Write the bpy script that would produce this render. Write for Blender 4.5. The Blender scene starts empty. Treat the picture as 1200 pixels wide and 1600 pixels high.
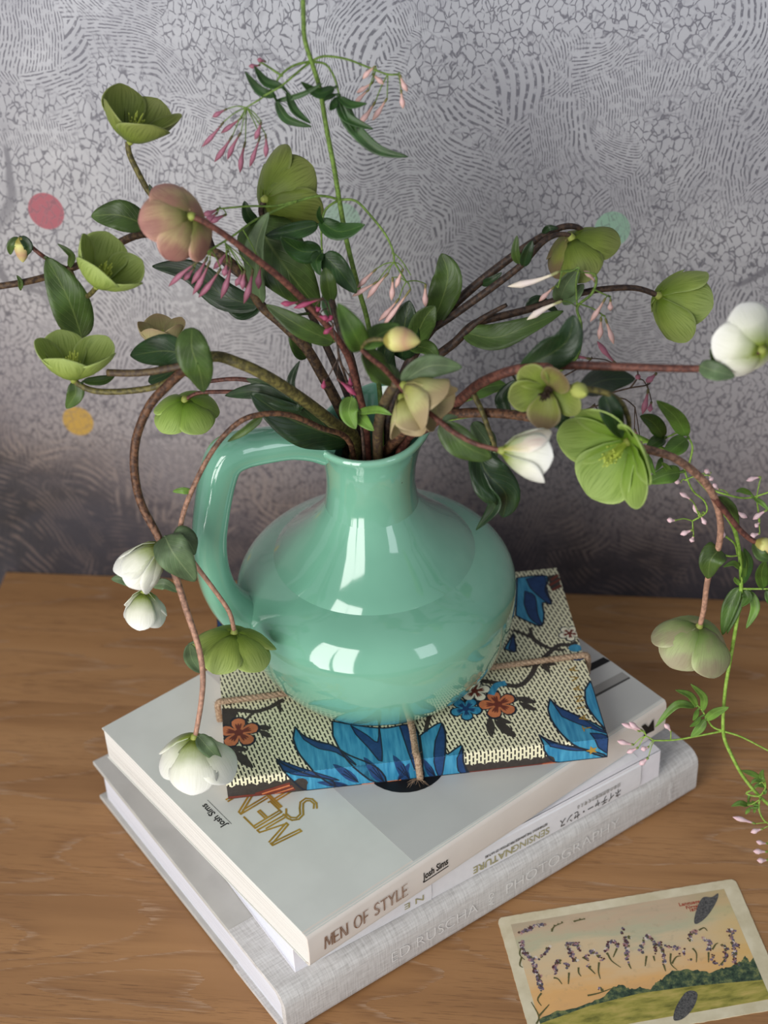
import bpy, bmesh, math, random
from mathutils import Vector, Matrix, noise as mnoise
R_ = random.Random(7)
S = bpy.context.scene
COL = S.collection
# ------------------------------------------------------------------ camera
CAM = Vector((0.0, -0.914225, 0.776897))
CR = Vector((0.9935131, 0.1065550, -0.0397196))
CU = Vector((-0.0338941, 0.6108800, 0.7909974))
CF = Vector((-0.1085487, 0.7845200, -0.6105289))
FPX = 2701.76
cam = bpy.data.cameras.new('camera'); camo = bpy.data.objects.new('camera', cam); COL.objects.link(camo)
M = Matrix((CR, CU, -CF)).transposed().to_4x4(); M.translation = CAM; camo.matrix_world = M
cam.sensor_fit = 'VERTICAL'; cam.sensor_height = 36.0; cam.lens = FPX / 1600 * 36.0
cam.clip_start = 0.02
cam.dof.use_dof = True; cam.dof.focus_distance = 0.915; cam.dof.aperture_fstop = 7.0
S.camera = camo
# ------------------------------------------------------------------ world, light, exposure
S.view_settings.view_transform = 'Standard'; S.view_settings.look = 'None'
S.view_settings.exposure = 0.0; S.view_settings.gamma = 1.0; S.view_settings.use_curve_mapping = False
W = bpy.data.worlds.new('room_light'); S.world = W; W.use_nodes = True
W.node_tree.nodes['Background'].inputs[0].default_value = (0.86, 0.92, 1.0, 1)
W.node_tree.nodes['Background'].inputs[1].default_value = 0.36
def window_light(name, loc, target, w, h, power, col):
    l = bpy.data.lights.new(name, 'AREA'); l.shape = 'RECTANGLE'; l.size = w; l.size_y = h; l.energy = power; l.color = col
    o = bpy.data.objects.new(name, l); COL.objects.link(o); o.location = loc
    o.rotation_euler = (Vector(target) - Vector(loc)).to_track_quat('-Z', 'Y').to_euler()
    return o
# two casements of the window to the left behind the camera, and a further window to the right
window_light('window_light', (-1.02, -1.46, 0.50), (-0.1, -0.2, 0.25), 0.42, 2.1, 19, (1.0, 0.98, 0.95))
window_light('window_light', (-0.60, -1.66, 0.50), (-0.1, -0.2, 0.25), 0.42, 2.1, 19, (1.0, 0.98, 0.95))
window_light('window_light', (1.25, -1.6, 0.9), (0.0, -0.1, 0.15), 0.5, 1.1, 5, (0.86, 0.93, 1.0))

# ------------------------------------------------------------------ pixel helpers (a pixel gives a direction, the distance is chosen)
def ray(x, y): return CF + CR * ((x - 600) / FPX) - CU * ((y - 800) / FPX)
def onz(x, y, z):
    d = ray(x, y); return CAM + d * ((z - CAM.z) / d.z)
def P(x, y, Y):
    d = ray(x, y); return CAM + d * ((Y - CAM.y) / d.y)
def mpp(p): return ((p - CAM).dot(CF)) / FPX          # metres per pixel at p
def D(a, b, c): return (CR * a + CU * b - CF * c).normalized()   # right, up, towards the camera

# ------------------------------------------------------------------ object helpers
class MB:
    def __init__(s): s.v = []; s.f = []; s.uv = {}; s.sm = True
    def vert(s, p, uv=(0, 0)):
        s.v.append(Vector(p)); s.uv[len(s.v) - 1] = uv; return len(s.v) - 1
    def box(s, x0, x1, y0, y1, z0, z1):
        i = [s.vert((x, y, z)) for z in (z0, z1) for y in (y0, y1) for x in (x0, x1)]
        for q in ((0, 2, 3, 1), (4, 5, 7, 6), (0, 1, 5, 4), (2, 6, 7, 3), (0, 4, 6, 2), (1, 3, 7, 5)): s.f.append([i[k] for k in q])
    def extrude_x(s, prof, x0, x1):
        n = len(prof)
        a = [s.vert((x0, y, z)) for y, z in prof]; b = [s.vert((x1, y, z)) for y, z in prof]
        for k in range(n): s.f.append([a[k], a[(k + 1) % n], b[(k + 1) % n], b[k]])
        s.f.append(a[::-1]); s.f.append(b)
    def poly(s, pts): s.f.append([s.vert(p) for p in pts])
    def xform(s, m): s.v = [m @ p for p in s.v]
    def tube(s, pts, rad, n=8, step=4, cap=True):
        pts, rad = resample(pts, rad, step)
        T = [(pts[min(i + 1, len(pts) - 1)] - pts[max(i - 1, 0)]).normalized() for i in range(len(pts))]
        nrm = T[0].orthogonal().normalized(); rings = []
        for i, p in enumerate(pts):
            nrm = (nrm - T[i] * nrm.dot(T[i])).normalized(); b = T[i].cross(nrm)
            rings.append([s.vert(p + (nrm * math.cos(2 * math.pi * k / n) + b * math.sin(2 * math.pi * k / n)) * rad[i], (k / n, i / max(1, len(pts) - 1))) for k in range(n)])
        for a, b in zip(rings, rings[1:]):
            for k in range(n): s.f.append([a[k], a[(k + 1) % n], b[(k + 1) % n], b[k]])
        if cap:
            s.f.append(rings[0][::-1]); s.f.append(rings[-1])
    def grid(s, rows, uvs):
        ids = [[s.vert(p, u) for p, u in zip(r, ur)] for r, ur in zip(rows, uvs)]
        for a, b in zip(ids, ids[1:]):
            for k in range(len(a) - 1): s.f.append([a[k], a[k + 1], b[k + 1], b[k]])
    def build(s, name, mat, parent=None, smooth=True, origin=None, bevel=0, solid=0, sub=0):
        if origin is None:
            n = len(s.v); origin = sum(s.v, Vector()) / n
        me = bpy.data.meshes.new(name); me.from_pydata([p - origin for p in s.v], [], s.f)
        uvl = me.uv_layers.new(name='UVMap')
        for lp in me.loops: uvl.data[lp.index].uv = s.uv.get(lp.vertex_index, (0, 0))
        if smooth: me.polygons.foreach_set('use_smooth', [True] * len(me.polygons))
        me.materials.append(mat); me.update()
        o = bpy.data.objects.new(name, me); COL.objects.link(o); o.location = origin
        attach(o, parent, origin)
        if bevel:
            m = o.modifiers.new('bevel', 'BEVEL'); m.width = bevel; m.segments = 2; m.limit_method = 'ANGLE'
        if solid:
            m = o.modifiers.new('solid', 'SOLIDIFY'); m.thickness = solid; m.offset = 0
        if sub:
            m = o.modifiers.new('sub', 'SUBSURF'); m.levels = sub; m.render_levels = sub
        return o
WM = {}
def attach(o, parent, origin):
    WM[o.name] = Matrix.Translation(Vector(origin))
    if parent:
        o.parent = parent; o.matrix_parent_inverse = WM[parent.name].inverted()
def catmull(p0, p1, p2, p3, t):
    return 0.5 * ((2 * p1) + (p2 - p0) * t + (2 * p0 - 5 * p1 + 4 * p2 - p3) * t * t + (3 * p1 - p0 - 3 * p2 + p3) * t ** 3)
def resample(pts, rad, step):
    pts = [Vector(p) for p in pts]
    if isinstance(rad, (int, float)): rad = [rad] * len(pts)
    elif len(rad) == 2 and len(pts) != 2:
        a, b = rad; rad = [a + (b - a) * i / (len(pts) - 1) for i in range(len(pts))]
    if len(pts) < 3: return pts, list(rad)
    op, orr = [], []
    for i in range(len(pts) - 1):
        p0 = pts[max(i - 1, 0)]; p3 = pts[min(i + 2, len(pts) - 1)]
        for k in range(step):
            t = k / step; op.append(catmull(p0, pts[i], pts[i + 1], p3, t)); orr.append(rad[i] + (rad[i + 1] - rad[i]) * t)
    op.append(pts[-1]); orr.append(rad[-1]); return op, orr
def tag(o, label=None, cat=None, group=None, kind=None):
    if label: o['label'] = label
    if cat: o['category'] = cat
    if group: o['group'] = group
    if kind: o['kind'] = kind
    return o
def empty(name, loc, label, cat, group=None):
    o = bpy.data.objects.new(name, None); COL.objects.link(o); o.location = loc; o.empty_display_size = 0.02
    WM[o.name] = Matrix.Translation(Vector(loc)); return tag(o, label, cat, group)

# ------------------------------------------------------------------ material helpers
def lin(c): return tuple(((v / 255) / 12.92 if v / 255 <= 0.04045 else ((v / 255 + 0.055) / 1.055) ** 2.4) for v in c) + (1,)
class NT:
    def __init__(s, name):
        s.m = bpy.data.materials.new(name); s.m.use_nodes = True; s.t = s.m.node_tree
        s.b = s.t.nodes['Principled BSDF']; s.o = s.t.nodes['Material Output']
    def n(s, typ, **kw):
        nd = s.t.nodes.new(typ)
        for k, v in kw.items(): setattr(nd, k, v)
        return nd
    def put(s, sock, v):
        if hasattr(v, 'is_linked') or isinstance(v, bpy.types.NodeSocket): s.t.links.new(v, sock)
        else: sock.default_value = v
    def math(s, op, a, b=None, c=None, clamp=False):
        nd = s.n('ShaderNodeMath', operation=op); nd.use_clamp = clamp
        s.put(nd.inputs[0], a)
        if b is not None: s.put(nd.inputs[1], b)
        if c is not None: s.put(nd.inputs[2], c)
        return nd.outputs[0]
    def coord(s, k='Object'): return s.n('ShaderNodeTexCoord').outputs[k]
    def mapping(s, v, scale=(1, 1, 1), loc=(0, 0, 0), rot=(0, 0, 0)):
        nd = s.n('ShaderNodeMapping'); s.put(nd.inputs[0], v); nd.inputs['Scale'].default_value = scale
        nd.inputs['Location'].default_value = loc; nd.inputs['Rotation'].default_value = rot; return nd.outputs[0]
    def noise(s, v, scale, detail=2, rough=0.5, dist=0.0, out=0):
        nd = s.n('ShaderNodeTexNoise'); s.put(nd.inputs['Vector'], v); nd.inputs['Scale'].default_value = scale
        nd.inputs['Detail'].default_value = detail; nd.inputs['Roughness'].default_value = rough; nd.inputs['Distortion'].default_value = dist
        return nd.outputs[out]
    def voro(s, v, scale, feature='DISTANCE_TO_EDGE', out='Distance', rnd=1.0):
        nd = s.n('ShaderNodeTexVoronoi', feature=feature); s.put(nd.inputs['Vector'], v); nd.inputs['Scale'].default_value = scale
        nd.inputs['Randomness'].default_value = rnd; return nd.outputs[out]
    def ramp(s, f, stops, interp='LINEAR'):
        nd = s.n('ShaderNodeValToRGB'); s.put(nd.inputs[0], f); cr = nd.color_ramp; cr.interpolation = interp
        while len(cr.elements) < len(stops): cr.elements.new(0.5)
        for e, (p, c) in zip(cr.elements, stops): e.position = p; e.color = c if len(c) == 4 else lin(c)
        return nd.outputs[0]
    def step(s, f, a, b):
        nd = s.n('ShaderNodeMapRange'); nd.interpolation_type = 'SMOOTHSTEP'; s.put(nd.inputs[0], f)
        nd.inputs[1].default_value = a; nd.inputs[2].default_value = b; return nd.outputs[0]
    def mix(s, f, a, b, blend='MIX'):
        nd = s.n('ShaderNodeMix', data_type='RGBA', blend_type=blend); s.put(nd.inputs[0], f); s.put(nd.inputs[6], a); s.put(nd.inputs[7], b); return nd.outputs[2]
    def vadd(s, a, b, sc=None):
        if sc is not None:
            nd = s.n('ShaderNodeVectorMath', operation='MULTIPLY_ADD'); s.put(nd.inputs[0], b); nd.inputs[1].default_value = (sc, sc, sc); s.put(nd.inputs[2], a); return nd.outputs[0]
        nd = s.n('ShaderNodeVectorMath', operation='ADD'); s.put(nd.inputs[0], a); s.put(nd.inputs[1], b); return nd.outputs[0]
    def sep(s, v):
        nd = s.n('ShaderNodeSeparateXYZ'); s.put(nd.inputs[0], v); return nd.outputs
    def set(s, color=None, rough=None, spec=None, **kw):
        if color is not None: s.put(s.b.inputs['Base Color'], color)
        if rough is not None: s.put(s.b.inputs['Roughness'], rough)
        if spec is not None: s.b.inputs['Specular IOR Level'].default_value = spec
        for k, v in kw.items(): s.put(s.b.inputs[k.replace('_', ' ')], v)
    def bump(s, h, strength=0.3, dist=0.001):
        nd = s.n('ShaderNodeBump'); s.put(nd.inputs['Height'], h); nd.inputs['Strength'].default_value = strength; nd.inputs['Distance'].default_value = dist
        s.t.links.new(nd.outputs[0], s.b.inputs['Normal'])
    def translucent(s, col, fac):
        tr = s.n('ShaderNodeBsdfTranslucent'); s.put(tr.inputs[0], col); mx = s.n('ShaderNodeMixShader'); mx.inputs[0].default_value = fac
        s.t.links.new(s.b.outputs[0], mx.inputs[1]); s.t.links.new(tr.outputs[0], mx.inputs[2]); s.t.links.new(mx.outputs[0], s.o.inputs[0])
def plain(name, c, rough=0.6, var=0.0, spec=0.3, scale=200, **kw):
    t = NT(name); col = lin(c)
    if var:
        f = t.noise(t.coord('Object'), scale, 3)
        dk = tuple(v * (1 - var) for v in col[:3]) + (1,); lt = tuple(min(1, v * (1 + var)) for v in col[:3]) + (1,)
        col = t.mix(t.step(f, 0.3, 0.7), dk, lt)
    t.set(col, rough, spec, **kw); return t.m

# wallpaper: engraved crackle and feather hatching printed on grey paper, pale leaf outlines, colour dots; base tone darkens towards the foot and left
def wallpaper():
    t = NT('wallpaper'); co = t.coord('Object')
    w1 = t.noise(co, 9, 2, out=1); wv = t.vadd(co, w1, 0.02)
    w2 = t.noise(co, 95, 2, out=1); wv2 = t.vadd(t.vadd(co, w1, 0.03), w2, 0.0055)
    # crackle
    cr = t.voro(t.mapping(wv2, (1.0, 1, 0.58)), 255); crack = t.math('SUBTRACT', 1.0, t.step(cr, 0.015, 0.12))
    brk = t.step(t.noise(co, 240, 1), 0.36, 0.5)
    crack = t.math('MULTIPLY', crack, brk)
    cr2 = t.voro(wv2, 80); crack2 = t.math('MULTIPLY', t.math('SUBTRACT', 1.0, t.step(cr2, 0.015, 0.07)), t.step(t.noise(co, 40, 1), 0.45, 0.62))
    cr3 = t.voro(t.vadd(co, w1, 0.10), 7); crack3 = t.math('MULTIPLY', t.math('SUBTRACT', 1.0, t.step(cr3, 0.006, 0.022)), t.step(t.noise(co, 10, 1), 0.5, 0.66))
    crack = t.math('MAXIMUM', crack, t.math('MAXIMUM', t.math('MULTIPLY', crack2, 0.35), t.math('MULTIPLY', crack3, 0.8)))
    # feather hatching: tufts of near-parallel strokes, each tuft with its own direction
    hv = t.vadd(t.vadd(co, w1, 0.034), w2, 0.0024)
    def tuft(scale, period, seed):
        vo = t.n('ShaderNodeTexVoronoi', feature='F1'); t.put(vo.inputs['Vector'], t.mapping(hv, (1, 1, 0.62), (seed, 0, seed), (0, 0.5, 0))); vo.inputs['Scale'].default_value = scale
        c = t.sep(vo.outputs['Color']); ang = t.math('MULTIPLY', c[0], 6.2832); q = t.sep(hv)
        d = t.math('ADD', t.math('MULTIPLY', q[0], t.math('COSINE', ang)), t.math('MULTIPLY', q[2], t.math('SINE', ang)))
        d = t.math('ADD', d, t.math('MULTIPLY', vo.outputs['Distance'], 0.6 / scale))
        return t.step(t.math('SINE', t.math('MULTIPLY', d, 6.2832 / period)), -0.1, 0.7)
    hatch = t.math('MULTIPLY', tuft(19.0, 0.0024, 0.3), t.step(t.noise(co, 260, 3), 0.38, 0.54))
    hb = t.math('MULTIPLY', tuft(34.0, 0.0021, 1.7), t.step(t.noise(co, 260, 3), 0.38, 0.54))
    hs = t.n('ShaderNodeMix', data_type='FLOAT'); t.put(hs.inputs[0], t.step(t.noise(co, 11, 1), 0.48, 0.54)); t.put(hs.inputs[2], hatch); t.put(hs.inputs[3], hb); hatch = hs.outputs[0]
    msel = t.step(t.noise(co, 6.0, 3, 0.55, 0.6), 0.49, 0.53)
    mk = t.n('ShaderNodeMix', data_type='FLOAT'); t.put(mk.inputs[0], msel); t.put(mk.inputs[2], crack); t.put(mk.inputs[3], hatch)
    line = mk.outputs[0]
    xyz = t.sep(co)
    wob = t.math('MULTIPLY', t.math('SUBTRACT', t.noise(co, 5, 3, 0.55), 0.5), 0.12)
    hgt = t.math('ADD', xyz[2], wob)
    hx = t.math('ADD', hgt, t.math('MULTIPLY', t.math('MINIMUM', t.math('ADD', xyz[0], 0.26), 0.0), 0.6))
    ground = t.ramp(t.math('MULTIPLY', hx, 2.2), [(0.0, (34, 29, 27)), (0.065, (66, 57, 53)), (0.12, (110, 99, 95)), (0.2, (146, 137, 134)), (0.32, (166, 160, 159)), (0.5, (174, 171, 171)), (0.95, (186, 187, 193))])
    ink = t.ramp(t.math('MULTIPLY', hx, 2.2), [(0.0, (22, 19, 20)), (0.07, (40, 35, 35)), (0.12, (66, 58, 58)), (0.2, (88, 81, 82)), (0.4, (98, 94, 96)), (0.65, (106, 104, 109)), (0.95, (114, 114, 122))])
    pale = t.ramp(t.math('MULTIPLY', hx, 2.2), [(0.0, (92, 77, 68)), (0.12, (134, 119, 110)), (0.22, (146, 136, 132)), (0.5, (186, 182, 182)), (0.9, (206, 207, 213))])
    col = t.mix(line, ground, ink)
    # pale outlines of leaves low on the paper
    lf = t.noise(t.vadd(co, w1, 0.16), 16, 1.5, 0.5, 1.2)
    lo = t.math('SUBTRACT', 1.0, t.step(t.math('ABSOLUTE', t.math('SUBTRACT', t.math('FRACT', t.math('MULTIPLY', lf, 9.0)), 0.5)), 0.02, 0.12))
    lo = t.math('MULTIPLY', lo, t.math('MULTIPLY', t.step(t.noise(co, 14, 2), 0.46, 0.62), t.math('SUBTRACT', 1.0, t.step(hgt, 0.10, 0.2))))
    col = t.mix(t.math('MULTIPLY', lo, 0.6), col, pale)
    low = t.math('SUBTRACT', 1.0, t.step(hgt, 0.07, 0.20))
    plume = t.math('MULTIPLY', t.math('MULTIPLY', tuft(17.0, 0.0044, 3.3), t.step(t.noise(co, 60, 3), 0.42, 0.6)), low)
    col = t.mix(t.math('MULTIPLY', plume, 0.8), col, pale)
    mott = t.noise(co, 5.0, 4, 0.6, 0.8)
    col = t.mix(t.step(mott, 0.35, 0.75), t.mix(0.38, col, lin((90, 88, 100))), col)
    for (px, py, rad, c, a) in ((72, 330, 0.0112, (150, 58, 72), 0.85), (122, 658, 0.0104, (172, 134, 34), 0.85), (957, 358, 0.0104, (124, 166, 138), 0.75), (535, 345, 0.0110, (140, 172, 148), 0.75)):
        q = P(px, py, 0)
        d = t.math('SQRT', t.math('ADD', t.math('POWER', t.math('SUBTRACT', xyz[0], q.x), 2.0), t.math('POWER', t.math('MULTIPLY', t.math('SUBTRACT', xyz[2], q.z), 0.9), 2.0)))
        mk2 = t.math('MULTIPLY', t.math('SUBTRACT', 1.0, t.step(d, rad * 0.96, rad * 1.03)), t.math('SUBTRACT', a, t.math('MULTIPLY', line, 0.35)))
        col = t.mix(mk2, col, lin(c))
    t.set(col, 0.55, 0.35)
    return t.m
def oak():
    t = NT('oak_veneer'); co = t.coord('Object')
    inf = t.n('ShaderNodeObjectInfo'); off = t.n('ShaderNodeVectorMath', operation='SCALE'); off.inputs[0].default_value = (3.1, 1.7, 0.4); t.put(off.inputs[3], inf.outputs['Random'])
    cv = t.vadd(co, off.outputs[0])
    c1 = t.mapping(cv, (1.3, 7.5, 1)); wv = t.noise(t.mapping(cv, (5, 30, 1)), 2.0, 3, out=1)
    g = t.noise(t.vadd(c1, wv, 0.07), 2.2, 1.2, 0.45, 0.2)
    rings = t.math('FRACT', t.math('MULTIPLY', g, 13.0))
    fine = t.noise(t.mapping(cv, (14, 420, 1)), 1.0, 4, 0.6)
    fine2 = t.noise(t.mapping(cv, (55, 1700, 1)), 1.0, 3, 0.6)
    band = t.noise(t.mapping(cv, (1.2, 30, 1)), 1.0, 3, 0.5)
    base = t.ramp(band, [(0.25, (144, 104, 67)), (0.5, (164, 121, 79)), (0.75, (180, 137, 94))])
    dark = t.math('MULTIPLY', t.step(rings, 0.45, 0.98), t.step(fine, 0.36, 0.6))
    col = t.mix(t.math('MULTIPLY', dark, 0.42), base, lin((112, 76, 48)))
    pore = t.math('MULTIPLY', t.step(fine2, 0.54, 0.66), t.step(t.noise(t.mapping(cv, (7, 50, 1)), 1.0, 2), 0.36, 0.6))
    col = t.mix(t.math('MULTIPLY', pore, 0.62), col, lin((98, 66, 44)))
    lime = t.math('MULTIPLY', t.math('MULTIPLY', t.step(rings, 0.84, 0.97), t.step(fine2, 0.46, 0.6)), 0.5)
    col = t.mix(lime, col, lin((192, 162, 134)))
    t.set(col, 0.42, 0.4); t.bump(t.math('ADD', t.math('MULTIPLY', fine2, 0.6), fine), 0.12, 0.0004)
    return t.m
def linen():
    t = NT('linen_cloth'); co = t.coord('Object')
    wv = t.vadd(co, t.noise(co, 90, 2, out=1), 0.0006)
    x = t.sep(wv)
    a = t.math('SINE', t.math('MULTIPLY', x[0], 5600.0)); b = t.math('SINE', t.math('MULTIPLY', t.math('ADD', x[1], x[2]), 5600.0))
    weave = t.math('MULTIPLY', a, b)
    slub = t.noise(t.mapping(co, (1200, 90, 90)), 1.0, 2); slub2 = t.noise(t.mapping(co, (90, 900, 900)), 1.0, 2)
    f = t.math('ADD', t.math('MULTIPLY', weave, 0.10), t.math('MULTIPLY', t.math('ADD', slub, slub2), 0.5))
    t.set(t.ramp(f, [(0.25, (168, 164, 161)), (0.5, (200, 197, 194)), (0.75, (220, 218, 216))]), 0.85, 0.15); t.bump(f, 0.5, 0.0004); return t.m
def pages(c0, c1, axis_scale=(4, 4, 2600)):
    t = NT('paper_pages'); co = t.coord('Object')
    f = t.noise(t.mapping(co, axis_scale), 1.0, 2, 0.6)
    t.set(t.ramp(f, [(0.32, c0), (0.55, c1), (0.8, c1)]), 0.8, 0.15); t.bump(f, 0.3, 0.0003); return t.m
def glaze():
    t = NT('jade_glaze'); co = t.coord('Object')
    f = t.noise(co, 16, 3, 0.5); sp = t.voro(co, 95, 'F1'); pits = t.math('MULTIPLY', t.math('SUBTRACT', 1.0, t.step(sp, 0.035, 0.07)), t.step(t.noise(co, 40, 1), 0.60, 0.64))
    col = t.mix(t.step(f, 0.3, 0.7), lin((104, 158, 134)), lin((116, 170, 145)))
    geo = t.n('ShaderNodeNewGeometry'); edge = t.step(geo.outputs['Pointiness'], 0.52, 0.60)
    col = t.mix(t.math('MULTIPLY', edge, 0.4), col, lin((168, 214, 188)))
    col = t.mix(pits, col, lin((58, 70, 60)))
    t.set(col, 0.09, 0.5, Coat_Weight=1.0, Coat_Roughness=0.05)
    t.bump(t.noise(co, 38, 2), 0.04, 0.002); return t.m
def petal(name, base, mid, tip, transl=0.3, vein=(90, 120, 40), veins=0.3, blotch=None):
    t = NT(name); uv = t.coord('UV'); s = t.sep(uv); co = t.coord('Object')
    nz = t.math('MULTIPLY', t.math('SUBTRACT', t.noise(co, 140, 3), 0.5), 0.22)
    u = t.math('ADD', s[1], nz)
    col = t.ramp(u, [(0.08, base), (0.5, mid), (0.95, tip)])
    fan = t.math('DIVIDE', t.math('SUBTRACT', s[0], 0.5), t.math('ADD', 0.35, t.math('MULTIPLY', s[1], 0.65)))
    vn = t.n('ShaderNodeCombineXYZ'); t.put(vn.inputs[0], t.math('MULTIPLY', fan, 26.0)); t.put(vn.inputs[1], t.math('MULTIPLY', s[1], 2.2))
    v = t.noise(vn.outputs[0], 1.0, 3, 0.6)
    col = t.mix(t.math('MULTIPLY', t.step(v, 0.46, 0.68), veins), col, lin(vein))
    if blotch:
        b = t.step(t.noise(co, 55, 3), 0.42, 0.66); col = t.mix(t.math('MULTIPLY', b, 0.75), col, lin(blotch))
    e = t.math('ABSOLUTE', t.math('SUBTRACT', s[0], 0.5)); col = t.mix(t.math('MULTIPLY', t.step(e, 0.44, 0.5), 0.35), col, lin(tuple(min(255, c + 45) for c in tip)))
    t.set(col, 0.48, 0.3); t.bump(v, 0.25, 0.0006); t.translucent(col, transl); return t.m
def leafmat(name, c, rib, rough=0.4, transl=0.12):
    t = NT(name); uv = t.coord('UV'); s = t.sep(uv); co = t.coord('Object')
    e = t.math('ABSOLUTE', t.math('SUBTRACT', s[0], 0.5))
    f = t.noise(co, 70, 3); dk = tuple(v * 0.72 for v in c)
    col = t.mix(t.step(f, 0.35, 0.68), lin(dk), lin(c))
    w = t.math('FRACT', t.math('ADD', t.math('MULTIPLY', s[1], 9.0), t.math('MULTIPLY', e, -7.0)))
    vein = t.math('SUBTRACT', 1.0, t.step(t.math('ABSOLUTE', t.math('SUBTRACT', w, 0.5)), 0.02, 0.10))
    col = t.mix(t.math('MULTIPLY', vein, 0.12), col, lin(rib))
    col = t.mix(t.math('MULTIPLY', t.math('SUBTRACT', 1.0, t.step(e, 0.010, 0.03)), 0.4), col, lin(rib))
    t.set(col, rough, 0.4); t.bump(t.math('SUBTRACT', f, t.math('MULTIPLY', vein, 0.5)), 0.35, 0.0008); t.translucent(col, transl); return t.m
def stemmat(name, c0, c1, c2=None, rough=0.55):
    t = NT(name); co = t.coord('Object'); uv = t.sep(t.coord('UV'))
    f = t.noise(co, 420, 3, 0.6); a = t.mix(t.step(f, 0.38, 0.64), lin(c0), lin(c1))
    if c2: a = t.mix(t.step(t.math('ADD', uv[1], t.math('MULTIPLY', t.math('SUBTRACT', f, 0.5), 0.3)), 0.35, 0.8), a, t.mix(t.step(f, 0.38, 0.64), lin(tuple(v * 0.8 for v in c2)), lin(c2)))
    t.set(a, rough, 0.3); t.bump(f, 0.3, 0.0004); return t.m
def budmat(name, base, mid, tip):
    t = NT(name); s = t.sep(t.coord('UV')); f = t.noise(t.coord('Object'), 260, 2)
    col = t.ramp(t.math('ADD', s[1], t.math('MULTIPLY', t.math('SUBTRACT', f, 0.5), 0.2)), [(0.0, base), (0.14, base), (0.24, mid), (0.62, tip), (1.0, mid)])
    t.set(col, 0.5, 0.3); t.translucent(col, 0.12); return t.m

MAT_WALL = wallpaper(); MAT_OAK = oak(); MAT_LINEN = linen(); MAT_GLAZE = glaze()
MAT_PAGES = pages((172, 168, 162), (222, 219, 213)); MAT_PAGES_WHITE = pages((190, 192, 202), (220, 221, 229))
MAT_GREYBOARD = plain('grey_cover_board', (184, 181, 175), 0.6, 0.05, scale=60)
MAT_WHITECOVER = plain('white_cover', (226, 224, 230), 0.45, 0.02)
MAT_JACKET = plain('jacket_paper', (222, 221, 224), 0.5, 0.02)
MAT_STYLE = plain('matt_cover', (208, 209, 203), 0.5, 0.03, scale=40)
MAT_STYLE_SPINE = plain('spine_paper', (218, 209, 200), 0.5, 0.03, scale=40)
MAT_STYLE_PHOTO = plain('cover_photo', (186, 185, 182), 0.5, 0.04, scale=25)
MAT_BLACK = plain('black_ink', (24, 23, 24), 0.5)
MAT_GREYINK = plain('grey_ink', (150, 147, 143), 0.5)
MAT_DARKGREYINK = plain('dark_grey_ink', (70, 68, 66), 0.5)
MAT_GOLD = plain('gold_foil', (176, 140, 62), 0.28, 0.25, scale=60, Metallic=0.35)
MAT_BRONZE = plain('bronze_foil', (150, 112, 84), 0.35, 0.1, Metallic=0.5)
MAT_GOLDINK = plain('pale_gold_ink', (160, 154, 116), 0.5)
MAT_WHITEINK = plain('white_foil', (230, 229, 227), 0.5)

# ------------------------------------------------------------------ structure
b = MB(); b.box(-1.6, 1.6, 0.0, 0.08, -0.78, 1.7)
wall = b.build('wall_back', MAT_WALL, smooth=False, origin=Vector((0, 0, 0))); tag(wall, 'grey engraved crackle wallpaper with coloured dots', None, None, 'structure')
b = MB(); b.box(-1.6, 1.6, -2.6, 0.0, -0.80, -0.78)
fl = b.build('floor', plain('floor_board', (120, 96, 74), 0.5, 0.1, scale=8), smooth=False, origin=Vector((0, 0, -0.78))); tag(fl, 'brown floor below the sideboard', None, None, 'structure')

# ------------------------------------------------------------------ sideboard
sb = empty('sideboard', (0.25, -0.23, -0.78), 'oak sideboard with a planked top against grey wallpaper', 'sideboard')
X0, X1 = -0.4005, 0.95
ys = [-0.0005, -0.1290, -0.2690, -0.46]
for k in range(3):
    b = MB(); b.box(X0, X1, ys[k + 1] + 0.00012, ys[k] - 0.00012, -0.028, 0.0)
    b.build('top_board', MAT_OAK, sb, smooth=False, bevel=0.00025)
b = MB(); b.box(X0 + 0.012, X1 - 0.012, -0.44, -0.004, -0.70, -0.028); b.build('carcass', MAT_OAK, sb, smooth=False, bevel=0.001)
for x in (X0 + 0.06, X1 - 0.06):
    for y in (-0.40, -0.05):
        b = MB(); b.tube([(x, y, -0.70), (x, y, -0.78)], [0.022, 0.014], 12); b.build('leg', MAT_OAK, sb)
for k in range(3):
    b = MB(); b.box(X0 + 0.016 + k * 0.4415, X0 + 0.016 + k * 0.4415 + 0.4355, -0.458, -0.440, -0.69, -0.035); dr = b.build('door', MAT_OAK, sb, smooth=False, bevel=0.001)
    b = MB(); b.tube([(X0 + 0.40 + k * 0.4415, -0.457, -0.3), (X0 + 0.40 + k * 0.4415, -0.478, -0.3)], 0.011, 12); b.build('knob', MAT_BRONZE, dr)

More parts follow.
